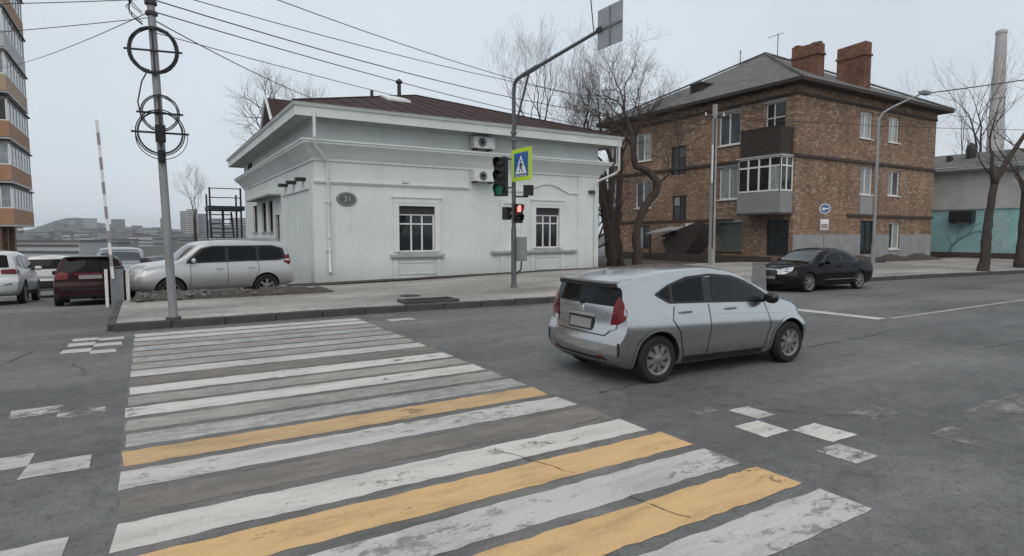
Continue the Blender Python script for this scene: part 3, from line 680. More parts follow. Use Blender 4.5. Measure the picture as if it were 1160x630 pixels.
# roof
ex0,ex1,ey0,ey1 = -.75,BX1-BX0+.75,-.75,BY1-BY0+.75; ez=10.42; ap = ((ex0+ex1)/2,(ey0+ey1)/2,15.05)
mb=MB(); cs=[(ex0,ey0,ez),(ex1,ey0,ez),(ex1,ey1,ez),(ex0,ey1,ez)]
def slope_pts(a,b,n=9,m=12):
    rows=[]
    for j in range(m+1):
        t_=j/m; rows.append([Vector(a).lerp(Vector(b),i/n).lerp(Vector(ap),t_)+Vector((0,0,(-.10*math.sin(math.pi*t_)+random.uniform(-.02,.02)) if 0<j<m else 0)) for i in range(n+1)])
    return rows
for i in range(4):
    rw=slope_pts(cs[i],cs[(i+1)%4])
    for j in range(12):
        for k in range(9): mb.face([rw[j][k],rw[j][k+1],rw[j+1][k+1],rw[j+1][k]])
broof=mb.build('roof','slate',bh)
mb=MB(); c2=[(x,y,ez-.20) for x,y,_ in cs]
for i in range(4): mb.face([c2[i],c2[(i+1)%4],cs[(i+1)%4],cs[i]])
mb.face(list(reversed(c2))); mb.build('eave','wood_dark',broof)
for i in range(4): MB().tube([Vector(cs[i])+Vector((0,0,.03)),Vector(ap)+Vector((0,0,.05))],.07,6).build('ridge_cap','slate',broof)
def chimney(x0,x1,y0,y1,z0,z1,lean=0.0):
    m=MB().hexa([(x0-BX0,y0-BY0,z0),(x1-BX0,y0-BY0,z0),(x1-BX0,y1-BY0,z0),(x0-BX0,y1-BY0,z0),(x0-BX0,y0-BY0,z1+lean),(x1-BX0,y0-BY0,z1+lean),(x1-BX0,y1-BY0,z1-.05),(x0-BX0,y1-BY0,z1)])
    c=m.build('chimney','brick_chimney',broof)
    e=.07; m=MB().box((x0-BX0-e,y0-BY0-e,z1-.75),(x1-BX0+e,y1-BY0+e,z1-.62)); m.build('chimney_collar','brick_chimney',broof)
    for k in range(7):
        yy=y0-BY0+(y1-y0)*random.random(); m=MB().box((x0-BX0+random.uniform(0,.4),yy,z1-.06),(x0-BX0+random.uniform(.45,.65),min(y1-BY0,yy+.3),z1+random.uniform(.03,.16))); m.build('loose_brick','brick_chimney',broof)
chimney(38.6,39.3,21.15,22.95,10.9,13.75,.1); chimney(36.2,36.9,22.75,24.55,11.4,13.85,-.05)
m_=MB().box((33.2-BX0,29.3-BY0,11.4),(34.4-BX0,30.3-BY0,12.3)); dm=m_.build('dormer','wood_dark',broof); MB().box((33.1-BX0,29.2-BY0,12.305),(34.6-BX0,30.4-BY0,12.38)).build('dormer_roof','slate',broof); MB().box((33.19-BX0,29.5-BY0,11.6),(33.2-BX0,30.1-BY0,12.15)).build('dormer_opening','black_rubber',broof)
m_=MB(); m_.tube([(8.0,7.0,14.5),(8.0,7.0,16.2)],.03,5); m_.tube([(7.4,6.6,16.0),(8.6,7.4,16.1)],.025,5); m_.tube([(7.3,7.3,15.9),(7.5,6.2,15.95)],.02,4); m_.build('antenna','metal_dark',broof)
m_=MB(); m_.tube([(6.5,9.0,14),(6.5,9.0,15.3)],.03,5); m_.tube([(6.1,8.8,15.2),(6.9,9.2,15.25)],.02,4); m_.build('antenna','metal_dark',broof)
# balconies on the left face
m_=MB(); BS.box(m_,.15,2.85,6.30,6.44,.0,1.15); bal=m_.build('balcony','brick_band',bh)
for k in range(14): m_=MB(); BS.box(m_,.17+k*.19,.17+k*.19+.175,6.45,7.85,1.08,1.12); m_.build('board','wood_dark',bal)
for a in (.17,2.79): m_=MB(); BS.box(m_,a,a+.04,6.45,7.85,.0,1.079); m_.build('side_board','wood_dark',bal)
m_=MB(); BS.box(m_,.13,2.87,7.86,7.92,1.05,1.14); m_.build('rail','wood_dark',bal)
m_=MB(); BS.box(m_,.10,2.90,2.98,3.10,.0,1.18); bal=m_.build('glazed_balcony','brick_band',bh)
m_=MB(); BS.box(m_,.08,2.92,3.10,4.28,1.10,1.16); BS.box(m_,.08,.13,3.10,4.28,.0,1.10); BS.box(m_,2.87,2.92,3.10,4.28,.0,1.10); m_.build('panel','panel_grey',bal)
BG=Wall(BS.o+BS.n*1.15,BS.a,BS.n); 
BG.window(bal,(.08,2.92,4.30,6.25),[.25,.5,.75],.72,depth=.06,fw=.09); Wall((-1.15,.10,0),(1,0,0),(0,-1,0)).window(bal,(.0,1.12,4.30,6.25),[.5],.72,depth=.06,fw=.08)
Wall((-1.15,2.9,0),(1,0,0),(0,1,0)).window(bal,(.0,1.12,4.30,6.25),[.5],.72,depth=.06,fw=.08)
m_=MB(); BS.box(m_,.0,3.0,6.255,6.298,.0,1.25); m_.build('balcony_roof','white_metal',bal)
ac_unit(BS, bh, 6.95,7.65,2.02,2.6,.05,.33,'small white air conditioner on the brick wall above the porch')
# entrance porch with slanting dark boards
t=thing('entrance_porch','dark slanting wooden porch with pale tin roof against the brick wall','porch',(30.2,27.4,.12))
MB().hexa([(-1.0,.4,1.98),(1.08,.4,2.2),(1.08,2.9,2.2),(-1.0,2.9,1.75),(-1.0,.4,2.06),(1.08,.4,2.28),(1.08,2.9,2.28),(-1.0,2.9,1.83)]).build('roof','grey_wash',t)
for y in (2.6,): MB().box((-.9,y,0),(-.8,y+.1,1.74)).build('post','wood_dark',t)
def cheek(x):
    P=[(1.9,1.66),(-1.5,2.62),(-1.75,2.35),(.15,.0),(1.2,.0)]; m=MB(); A=[(x,y,z) for y,z in P]; B=[(x+.06,y,z) for y,z in P]
    m.face(A); m.face(list(reversed(B)))
    for k in range(5): m.face([A[k],A[(k+1)%5],B[(k+1)%5],B[k]])
    m.build('side_cheek','wood_dark',t)
cheek(-.55); cheek(.85)
mt=Matrix.Translation((-.7,1.5,1.5)); MB().lathe([(0,-.09),(.09,0),(0,.09)],10,mt).build('porch_lamp','globe',t)
# low wall along the brick house foot
t=tag(MB().box((29.6,21.0,.1),(29.85,35,.62)).build('low_wall','brick_band'),'low dark wall along the foot of the brick house','wall')
mb=MB(); idx={}
for i in range(49):
    for j in range(6):
        x=35.5+i*.25; f=math.sin(math.pi*.5*j/5)*min(1,i/6)*(1 if i<47 else .3); idx[i,j]=len(mb.v); mb.v.append((x,19.75+j*.2,.11+f*(.34+.12*math.sin(x*1.7)+random.uniform(-.03,.05))))
for i in range(48):
    for j in range(5): mb.f.append((idx[i,j],idx[i+1,j],idx[i+1,j+1],idx[i,j+1])); mb.mi.append(0)
tag(mb.build('earth_mound','earth',smooth=True),'brown earth heaped along the grey painted plinth','earth',kind='stuff')
t=tag(MB().box((29.95,19.2,.1),(38.2,19.5,.42)).build('garden_kerb','kerb_stone'),'low stone border before the grey painted wall','border')

# ------------------------------------------------------------------ turquoise building on the right, stack, left block
t = thing('turquoise_building','low building with turquoise lower wall, grey upper wall and shallow roof','building',(52.4,14.0,0))
TW = Wall((0,0,0),(0,1,0),(-1,0,0))
m_=MB(); TW.box(m_,-8,14,-.2,3.72,-8,0); m_.build('lower_wall','teal_paint',t)
m_=MB(); TW.box(m_,-8,14,3.90,6.5,-8,-.02); m_.build('upper_wall','grey_render',t)
m_=MB(); TW.box(m_,-8,14,3.72,3.90,-8,.10); m_.build('string_course','grey_render',t)
m_=MB(); TW.box(m_,-8.3,14.3,6.5,6.62,-8,.45); TW.box(m_,-8.3,14.3,6.62,6.85,-8,.6); m_.build('cornice','sill_grey',t)
MB().face([(-.65,-8.3,6.86),(-.65,14.3,6.86),(3,12,8.2),(3,-5,8.2)]).face([(-.65,14.3,6.86),(8,14.3,6.86),(6,12,8.2),(3,12,8.2)]).face([(3,12,8.2),(6,12,8.2),(6,-5,8.2),(3,-5,8.2)]).build('roof','slate',t)
MB().lathe([(.3,7.4),(.34,8.3),(.26,8.65),(.08,8.8)],12,Matrix.Translation((1.6,7.3,0))).build('roof_vent','metal_dark',t)
MB().box((1.0,8.4,7.2),(1.4,8.7,7.9)).build('roof_vent','metal_dark',t)
for a,b,c,d in ((9.2,9.8,.4,2.2),(9.2,9.7,4.1,5.4)): TW.window(t,(a,b,c,d),1,None,depth=-.02,frame='wood_dark')
# mural: a painted tree and a column of pale strokes, flat on the wall
pts=[(7.9,.2),(7.6,1.0),(7.0,1.6),(6.2,2.0),(5.4,2.2)]
def flat_stroke(pts,w,name,m,dd=.012):
    m_=MB()
    for i in range(len(pts)-1):
        a,b=Vector(pts[i]),Vector(pts[i+1]); d=(b-a).normalized(); n=Vector((-d.y,d.x)); w0=w*(1-.6*i/len(pts)); w1=w*(1-.6*(i+1)/len(pts))
        m_.face([TW.p(*(a-n*w0),dd),TW.p(*(b-n*w1),dd),TW.p(*(b+n*w1),dd),TW.p(*(a+n*w0),dd)])
    return m_.build(name,m,t)
flat_stroke(pts,.11,'painted_tree','mural_dark')
for q in ([(7.3,1.35),(7.2,2.1),(6.9,2.6)],[(6.6,1.85),(6.2,2.5),(5.8,2.7)],[(6.0,2.05),(5.5,1.9)],[(7.6,1.0),(8.0,1.8)]): flat_stroke(q,.05,'painted_branch','mural_dark',.014)
for k in range(17):
    z=.3+k*.185; a=4.55+.08*math.sin(k*2.1); wd=.55+.25*abs(math.sin(k*1.7)); m_=MB(); TW.box(m_,a-wd*.5,a+wd*.5,z,z+.07,.001,.012); m_.build('painted_stroke','mural_white',t)
for k in range(16):
    z=.37+k*.185; a=4.55+.3*math.sin(k*1.3); m_=MB(); TW.box(m_,a-.05,a+.05,z,z+.115,.001,.011); m_.build('painted_stroke','mural_white',t)
tb=thing('air_conditioner','dark boxy air conditioner high on the turquoise wall','air conditioner',(52.35,20.9,2.75))
MB().box((-.6,-.75,0),(.0,.75,.85)).build('casing','metal_dark',tb)
for k in range(6): MB().box((-.63,-.7,.08+k*.13),(-.601,.7,.13+k*.13)).build('louvre','black_rubber',tb)
MB().box((-.6,-.6,-.08),(.04,-.5,-.003)).build('bracket','metal_dark',tb); MB().box((-.6,.5,-.08),(.04,.6,-.003)).build('bracket','metal_dark',tb)
tag(MB().box((51.2,10,.1),(51.5,26,.55)).build('hedge_wall','brick_band'),'low dark border wall at the foot of the turquoise building','wall')

st=thing('chimney_stack','tall pale concrete chimney stack rising beyond the turquoise building','chimney',(191.8,70.4,0))
mat('stack_concrete',(.42,.415,.40),.9,var=.12,scale=.3)
MB().lathe([(2.5,0),(2.15,15),(1.6,35),(1.15,54.5)],20).build('shaft','stack_concrete',st,smooth=True,angle=40)
for z,r in ((20,2.02),(37,1.54),(53.6,1.18)): MB().lathe([(r+.05,z),(r+.12,z+.1),(r+.12,z+.5),(r+.0,z+.6)],20).build('band','stack_concrete',st)

ap_=thing('apartment_tower','tall apartment tower with orange and pale glazed balconies','apartment tower',(-8.1,56.0,0))
MB().box((-16,.3,-3),(-1.3,10.2,26)).build('wall','brick_orange',ap_)
MB().box((-16.2,.0,25.8),(-1.0,10.4,26.4)).build('roof','slate',ap_)
for k,(zb,pan) in enumerate([(2.6,'orange_panel'),(5.75,'orange_panel'),(8.9,'orange_panel'),(12.2,'beige_panel'),(15.3,'white_panel'),(18.4,'orange_panel'),(21.5,'beige_panel')]):
    b=MB().box((-1.3,.6,zb-.15),(.05,9.7,zb)).build('balcony_slab','white_panel',ap_)
    m_=MB().box((-.05,.55,zb+.001),(.02,9.75,zb+1.15)); m_.box((-1.3,.55,zb+.001),(-.051,.62,zb+1.15)); m_.box((-1.3,9.68,zb+.001),(-.051,9.75,zb+1.15)); m_.build('parapet',pan,b)
    BWl=Wall((0,.6,0),(0,1,0),(1,0,0)); BWl.window(b,(0,9.1,zb+1.16,zb+2.75),[i/7 for i in range(1,7)],None,depth=.06,fw=.08,pane='glass_balcony')
    Wall((0,.58,0),(-1,0,0),(0,-1,0)).window(b,(.05,1.3,zb+1.16,zb+2.75),[.5],None,depth=.06,fw=.07,pane='glass_balcony')
    MB().box((-1.32,.45,zb+2.755),(.15,9.85,zb+2.84)).build('balcony_cover','slate',b)
    WA=Wall((-16,.3,0),(1,0,0),(0,-1,0))
    for i in range(3): WA.window(ap_,(1.5+i*4.2,3.3+i*4.2,zb+.6,zb+2.3),2,None,depth=-.02,pane='window_glass_grey')
for y in (.9,3.4,6.1): MB().box((-1.25,y,-3),(-.85,y+.5,2.44)).build('column','brick_orange',ap_)
for y in (1.1,2.3): MB().lathe([(0,-.22),(.22,0),(0,.22)],12,Matrix.Translation((.15,y,2.15))).build('globe_lamp','globe',ap_)

# ------------------------------------------------------------------ distant city
mat('far_hill',(.055,.06,.05),.95,var=.35,scale=.02); 
mat('far_pale',(.36,.36,.36),.9,var=.12,scale=.05); mat('far_grey',(.22,.22,.23),.9,var=.15,scale=.05); mat('far_roof',(.10,.09,.09),.9,var=.3,scale=.05); mat('far_dark',(.06,.065,.07),.6,var=.3,scale=.1)
def hill(name, pts, depth, base, y_rough=6):
    """ridge: pts = (x, y, z) crest points"""
    m_=MB(); n=len(pts); idx={}
    for i,(x,y,z) in enumerate(pts):
        for j in range(9):
            f=(j-4)/4; k=1-abs(f)**1.3
            idx[i,j]=len(m_.v); m_.v.append((x+f*depth*.18, y+f*depth, base+(z-base)*k+(random.uniform(-1,1)*y_rough*.35 if 0<j<8 else 0)))
    for i in range(n-1):
        for j in range(8): m_.f.append((idx[i,j],idx[i,j+1],idx[i+1,j+1],idx[i+1,j])); m_.mi.append(0)
    return tag(m_.build(name,'far_hill',smooth=True),kind='structure')
def pix(u,v,dist):
    f=Vector((math.sin(YAW),math.cos(YAW),0)); r=Vector((math.cos(YAW),-math.sin(YAW),0)); Zv=Vector((0,0,1))
    F=f*math.cos(PITCH)-Zv*math.sin(PITCH); U=f*math.sin(PITCH)+Zv*math.cos(PITCH)
    d=F+r*(u-580)/680+U*(315-v)/680; return Vector((0,0,1.9))+d*(dist/d.dot(f))
prof=[(-260,268),(-120,262),(-40,262),(20,262),(45,257),(62,250),(74,246),(86,245),(98,247),(112,251),(128,253),(150,256),(180,257),(205,259),(240,260),(280,262),(330,264),(420,268),(600,272)]
hill('hill',[tuple(pix(u,v+1,1500)) for u,v in prof],300,-36)
hill('hill',[tuple(pix(u,v,850)) for u,v in [(-200,272),(-60,268),(20,266),(60,268),(110,266),(160,267),(200,265),(260,268),(330,270),(450,274)]],160,-36,4)
hill('hill',[tuple(pix(u,v,430)) for u,v in [(-200,284),(-40,280),(60,282),(120,279),(180,280),(240,277),(300,279),(420,284)]],90,-30,3)
def far_block(u0,u1,vt,vb,dist,m,kind,label,group='apartment blocks on the far hillside'):
    a=pix(u0,vt,dist); b=pix(u1,vt,dist); zb=pix((u0+u1)/2,vb,dist).z-6; w=(b-a).length; dep=max(9,w*.45); zt=a.z
    t_=thing('distant_building',label,'building',((a.x+b.x)/2,(a.y+b.y)/2,zb),-YAW+random.uniform(-.25,.25),group)
    MB().box((-w/2,-dep/2,0),(w/2,dep/2,zt-zb)).build('wall',m,t_)
    MB().box((-w/2-.4,-dep/2-.4,zt-zb+.01),(w/2+.4,dep/2+.4,zt-zb+1.0)).build('roof','far_roof',t_)
    n=max(2,int((zt-zb)/3.2)); m_=MB()
    for k in range(n): m_.box((-w/2+.6,-dep/2-.12,1.0+k*3.2),(w/2-.6,-dep/2-.002,2.4+k*3.2))
    m_.build('window_row','far_dark',t_)
blocks=[(70,83,250,258,1420,'far_pale'),(96,108,248,258,1420,'far_pale'),(127,140,249,270,1200,'far_grey'),(45,60,257,262,1400,'far_pale'),(150,160,256,262,1350,'far_grey'),(205,212,240,266,1000,'far_pale'),(213,222,238,266,980,'far_pale'),(223,232,243,266,1010,'far_grey'),
        (183,190,248,264,1050,'far_grey'),(233,250,250,266,900,'far_grey'),(165,180,261,268,900,'far_pale'),(140,152,262,270,850,'far_grey'),(110,128,260,267,860,'far_grey'),(88,104,262,268,860,'far_pale'),(60,82,263,268,860,'far_grey'),(36,58,264,269,850,'far_grey'),
        (190,205,264,271,700,'far_grey'),(150,176,268,275,600,'far_pale'),(176,200,271,279,500,'far_grey'),(205,232,270,280,480,'far_grey'),(250,275,256,268,700,'far_grey'),(120,150,272,280,520,'far_grey'),(0,22,258,266,900,'far_grey'),(262,284,248,266,800,'far_pale')]
rngb=random.Random(5)
for k in range(34):
    u=rngb.uniform(28,262); d=rngb.choice([380,450,560,700,820,1000]); vb={380:284,450:281,560:276,700:272,820:268,1000:265}[d]+rngb.uniform(-1.5,2); w=rngb.uniform(5,17); h=rngb.uniform(3,7)*(1.5 if rngb.random()<.2 else 1)
    blocks.append((u,u+w,vb-h,vb,d,rngb.choice(['far_pale','far_grey','far_grey'])))
for q in blocks:
    tall = (q[3]-q[2]) > 1.6*(q[1]-q[0]); pale = q[5] == 'far_pale'; high = q[4] >= 1150
    what = ('slim %s tower block standing over the far city' if tall else '%s slab block on the crest of the far hill' if high else 'low %s block on the lower slopes of the far city') % ('pale' if pale else 'grey')
    far_block(*q, '', what, what.replace('block', 'blocks'))
far_block(26,112,274,290,300,'far_pale','','long low pale building in the valley behind the white parked cars',None)
far_block(112,140,276,288,320,'far_grey','','low grey building in the valley beside the long pale one',None)

# ------------------------------------------------------------------ iron stair at the rear of the house
t=thing('iron_stair','black iron outdoor stair tower with platform beside the white house','stair',(3.5,40.2,lane_drop(3.5,40.2)))
for x,y in ((-.15,0),(1.55,0),(-.15,2.2),(1.55,2.2)): MB().box((x,y,0),(x+.10,y+.10,5.9 if y==0 else 5.6)).build('post','metal_dark',t)
MB().box((-.2,-.1,4.55),(1.8,2.4,4.8)).build('platform','metal_dark',t)
for k in range(15): MB().box((.1,-.5+.19*k,.25+.29*k),(1.3,-.27+.19*k,.31+.29*k)).build('tread','metal_dark',t)
for x in (.05,1.3): MB().tube([(x,-.6,.15),(x,2.3,4.5)],.06,4).build('stringer','metal_dark',t)
for z in (5.3,5.85): MB().tube([(-.1,.05,z),(1.6,.05,z)],.03,5).build('rail','metal_dark',t)
MB().box((.55,.3,0),(.68,.43,4.54)).build('post','metal_dark',t)

# ------------------------------------------------------------------ utility pole with cable coils
UP=Vector((.44,13.98,.15)); lean=Vector((-.17,.03,6.4)).normalized()
t=thing('utility_pole','grey leaning utility pole carrying rings of coiled black cable at the kerb','pole',UP)
def upz(z): return lean*(z/lean.z)
MB().tube([upz(-.1),upz(3),upz(8.2)],[.084,.075,.066],12).build('shaft','pole_grey',t,smooth=True,angle=40)
MB().tube([upz(0),upz(.06)],.14,12).build('foot','kerb_stone',t)
fw=Vector((math.cos(.35),-math.sin(.35),0)); fz=lean
def coil(zc, r, off, turns=4, th=.018, squash=1.0, arm=.55):
    c=upz(zc)+Vector((0,-.12,0))+fw*off
    for k in range(turns):
        rr=r+random.uniform(-.03,.03); pts=[c+(fw*math.cos(a)*rr+fz*math.sin(a)*rr*squash)+Vector((0,random.uniform(-.03,.03),0)) for a in [2*math.pi*i/28 for i in range(29)]]
        MB().tube(pts,th,5,caps=False).build('cable_coil','cable_black',t,smooth=True)
    MB().tube([c-fw*arm+Vector((0,.02,.02)),c+fw*arm+Vector((0,.02,-.02))],.022,5).build('cross_arm','metal_dark',t)
    MB().tube([c-fz*arm*.9+Vector((0,.02,0)),c+fz*arm*.9+Vector((0,.02,0))],.018,5).build('cross_arm','metal_dark',t)
coil(5.32,.43,-.02,6,.013,1.0,.52); coil(4.12,.34,.02,4,.011,1.0,.42); coil(3.74,.42,-.0,5,.012,1.0,.52)
pts=[upz(3.66)+fw*(.02)+Vector((0,-.12,0))+(fw*math.cos(a)*.47+fz*math.sin(a)*.44) for a in [math.pi*.95+i*math.pi*1.1/16 for i in range(17)]]; MB().tube(pts,.009,4,caps=False).build('loose_cable','cable_black',t)
MB().tube([upz(5.0)+Vector((-.12,-.1,-.05)),upz(4.7)+Vector((-.25,-.12,0)),upz(4.3)+Vector((-.34,-.12,0)),upz(4.0)+Vector((-.3,-.12,0))],.014,5).build('loose_cable','cable_black',t)
o=upz(3.72)+Vector((0,-.15,0)); MB().box(o-Vector((.09,.07,.16)),o+Vector((.09,.07,.16))).build('splice_box','black_rubber',t); o=upz(3.4)+Vector((0,-.13,0)); MB().tube([o,o+Vector((0,0,-.25))],.06,8).build('splice_sleeve','black_rubber',t)
for z in (6.05,6.25,6.45,7.3): MB().lathe([(.09,-.04),(.11,-.03),(.11,.03),(.09,.04)],10,Matrix.Translation(upz(z))).build('clamp','metal_dark',t)
for k in range(5):
    a0=upz(6.3)+Vector((-.05,-.08,random.uniform(-.2,.2))); pts=[a0+Vector((-.1-.25*math.sin(math.pi*i/9)*random.uniform(.8,1.1),-.05,-.55*i/9+.1*k)) for i in range(10)]; MB().tube(pts,.008,4).build('loose_cable','cable_black',t)

def wire(a, b, sag, r, label, grp='overhead wires', n=26):
    a,b=Vector(a),Vector(b); pts=[a.lerp(b,i/n)-Vector((0,0,sag*4*(i/n)*(1-i/n))) for i in range(n+1)]
    o=MB().tube(pts,r,5).build('overhead_wire','cable_black',smooth=True); tag(o,label,'wire',grp)
PT=Vector((24.5,20.83,8.0)); U0=UP+upz(7.25); U1=UP+upz(6.33); U2=UP+upz(6.1)
l1='thin overhead wire strung from the leaning utility pole over the white house'
wire(U0,(30.9,24.6,9.2),1.0,.011,l1); wire(U1,(30.9,24.6,9.0),.95,.013,l1); wire(U2,(31.0,28,8.3),.6,.012,l1); wire(UP+upz(5.95),(9.0,29.0,7.75),.25,.012,l1)
wire(UP+upz(6.55),(31.0,23.2,9.3),.8,.010,l1); wire(UP+upz(5.7),(31.2,30,8.0),.5,.009,l1)
l2='thin overhead wire running from the utility pole towards the apartment tower'
wire(U1,(-10,22,7.1),.15,.009,l2); wire(U1+Vector((0,0,.02)),(-14,19,6.4),.35,.008,l2); wire(U2,(-9,50,12),.4,.009,l2); wire(U2-Vector((0,0,.12)),(-12,24,6.3),.25,.008,l2)
wire((10.15,12.55,7.12),(7.0,9.2,9.2),.1,.014,'short wire rising from the end of the traffic signal arm',None)

# ------------------------------------------------------------------ barrier
t=thing('barrier_gate','parking barrier with raised striped boom and grey drive cabinet','barrier',(-.66,18.75,.0))
MB().box((-.14,-.16,0),(.14,.16,1.0)).build('cabinet','metal_grey',t); MB().box((-.16,-.18,1.0),(.16,.18,1.05)).build('cabinet_lid','metal_dark',t)
MB().box((.19,-.06,0),(.27,.06,.98)).build('side_post','white_frame',t); MB().box((-.27,-.06,0),(-.20,.06,.98)).build('side_post','white_frame',t)
mat('boom_red',(.27,.25,.25),.5,var=.1)
b0=Vector((-.08,-.20,.75)); b1=Vector((-.26,-.20,4.75)); n=13
for k in range(n):
    p,q=b0.lerp(b1,k/n),b0.lerp(b1,(k+1)/n); MB().hexa([p+Vector((-.035,-.025,0)),p+Vector((.035,-.025,0)),p+Vector((.035,.02,0)),p+Vector((-.035,.02,0)),q+Vector((-.035,-.025,0)),q+Vector((.035,-.025,0)),q+Vector((.035,.02,0)),q+Vector((-.035,.02,0))]).build('boom_section','boom_red' if k%2==1 else 'white_frame',t)

# ------------------------------------------------------------------ traffic signal pole
TP=Vector((10.2,16.6,walkz(10.2,16.6)))
t=thing('traffic_signal_pole','grey traffic signal pole with bent arm over the road and signal heads','traffic light',TP)
z0=-TP.z
MB().tube([(0,0,0),(0,0,2.1+z0)],.085,14).build('lower_shaft','pole_dark',t,smooth=True,angle=40)
pts=[(0,0,2.0+z0),(0,0,6.45+z0),(0,-.05,6.65+z0),(0,-.2,6.76+z0),(0,-.5,6.80+z0),(0,-4.1,7.12+z0)]; MB().tube(pts,[.068,.062,.062,.060,.058,.045],12).build('shaft','pole_dark',t,smooth=True,angle=40)
MB().tube([(0,-.02,5.15+z0),(0,-.88,6.80+z0)],.036,8).build('strut','pole_dark',t)
MB().tube([(0,-.55,6.80+z0),(0,-1.35,6.88+z0)],.075,10).build('arm_sleeve','pole_dark',t)
MB().lathe([(.13,0),(.13,.03),(.09,.06)],14).build('foot','pole_dark',t)
for z in (5.12,4.9): MB().lathe([(.075,-.05),(.1,-.04),(.1,.04),(.075,.05)],12,Matrix.Translation((0,0,z+z0))).build('collar','pole_dark',t)
# large sign seen from behind, on the arm end
s=thing('overhead_sign','square road sign on the signal arm seen from its grey back','sign',TP+Vector((.04,-4.55,6.65+z0)))
MB().box((-.008,-.5,0),(.008,.45,1.0)).build('plate','plate_back',s)
MB().box((-.035,-.5,.47),(-.009,.45,.53)).build('brace','metal_grey',s); MB().box((-.03,-.06,.02),(-.01,-.01,.98)).build('brace','metal_grey',s); MB().box((-.06,.25,.44),(-.036,.46,.56)).build('clamp','metal_dark',s)
# crossing sign on lime board, facing the oncoming lane
s=thing('crossing_sign','blue pedestrian crossing sign on a lime yellow board fixed to the signal pole','sign',TP+Vector((-.12,-.62,3.55+z0)))
MB().box((-.012,-.6,0),(.012,.55,1.0)).build('board','sign_lime',s)
MB().box((-.016,-.43,.13),(-.0125,.38,.87)).build('blue_field','sign_blue',s)
m_=MB(); X=-.0185
m_.face([(X,-.025,.80),(X,-.36,.22),(X,-.02,.22+.0),(X,-.025,.80)][:3]); m_.face([(X,-.025,.80),(X,-.02,.22),(X,.31,.22)]); m_.build('white_triangle','sign_white',s)
X=-.021; m_=MB()
def fig(poly): m_.face([(X,-.025-a,b) for a,b in poly])
fig([(-.04,.60),(-.015,.575),(.015,.575),(.04,.60),(.04,.63),(.015,.655),(-.015,.655),(-.04,.63)]); fig([(-.055,.555),(.055,.555),(.05,.40),(-.05,.40)]); fig([(-.05,.398),(.0,.398),(-.07,.27),(-.115,.27)]); fig([(.0,.398),(.05,.398),(.115,.27),(.07,.27)]); fig([(-.06,.55),(-.13,.42),(-.11,.41),(-.055,.50)]); fig([(.06,.55),(.13,.44),(.11,.42),(.055,.50)])
m_.build('walking_figure','sign_black',s)
for k in range(5): MB().face([(-.0185,-.33+k*.14,.18),(-.0185,-.26+k*.14,.18),(-.0185,-.26+k*.14,.14),(-.0185,-.33+k*.14,.14)]).build('zebra_bar','sign_white',s)
for z in (.2,.8): MB().box((.013,.5,z),(.16,.62,z+.05)).build('bracket','metal_dark',s)
def signal(pos, rz, n, cell, lit=None, label='', parent=None, core=False):
    h=bpy.data.objects.new('signal_head',None); COL.objects.link(h); h.parent=parent; h.location=pos; h.rotation_euler=(0,0,rz)
    w=cell*.5
    MB().box((-w,0,0),(w,.22,cell*n*1.02)).build('housing','sign_black',h)
    for k in range(n):
        zc=cell*(n-k-.5)*1.02; mt=Matrix.Translation((0,-.005,zc)) @ Matrix.Rotation(R(90),4,'X')
        on=lit is not None and lit[0]==k
        MB().lathe([(0,.03),(cell*.25,.022),(cell*.40,.0)],20,mt).build('lens',lit[1] if on else 'lens_off',h,smooth=True,angle=40)
        # hood: open half tube
        m_=MB(); sg=18
        for i in range(sg):
            a0,a1=[R(-35)+(R(250))*j/sg for j in (i,i+1)]
            r=cell*.44; L0=.24
            p=[Vector((r*math.cos(a),-d,zc+r*math.sin(a))) for a,d in ((a0,0),(a1,0),(a1,L0*(.45+.55*max(0,math.sin(a1)))),(a0,L0*(.45+.55*max(0,math.sin(a0)))))]
            m_.face(p); m_.face([q+Vector((0,0,.006)) for q in reversed(p)])
        m_.build('visor','sign_black',h)
    if core:
        zc=cell*(n-lit[0]-.5)*1.02; MB().box((-.05,-.05,zc-.10),(.05,-.035,zc+.11)).build('figure','lamp_red_core',h)
    return h
P_=t
signal((-.36,.30,3.12+z0),R(-58),3,.41,(2,'lamp_green'),parent=P_)
signal((.36,-.30,3.12+z0),R(150),1,.32,parent=P_)
signal((.10,-.14,2.25+z0),R(-6),2,.30,(0,'lamp_red'),parent=P_,core=True)
signal((-.13,.10,2.35+z0),R(110),2,.2,parent=P_)
MB().tube([(0,0,3.4+z0),(-.3,.25,3.35+z0)],.03,6).build('bracket','metal_dark',P_); MB().tube([(0,0,4.3+z0),(-.3,.25,4.3+z0)],.03,6).build('bracket','metal_dark',P_); MB().tube([(0,0,3.1+z0),(.42,-.2,3.1+z0)],.03,6).build('bracket','metal_dark',P_)
MB().box((.05,-.26,1.02+z0),(.34,-.06,1.80+z0)).build('control_box','panel_grey',P_); MB().box((.08,-.275,1.08+z0),(.31,-.261,1.74+z0)).build('control_door','panel_grey',P_)
MB().tube([(.2,-.15,1.02+z0),(.2,-.13,.75+z0),(.06,-.05,.6+z0)],.025,6).build('conduit','metal_dark',P_)

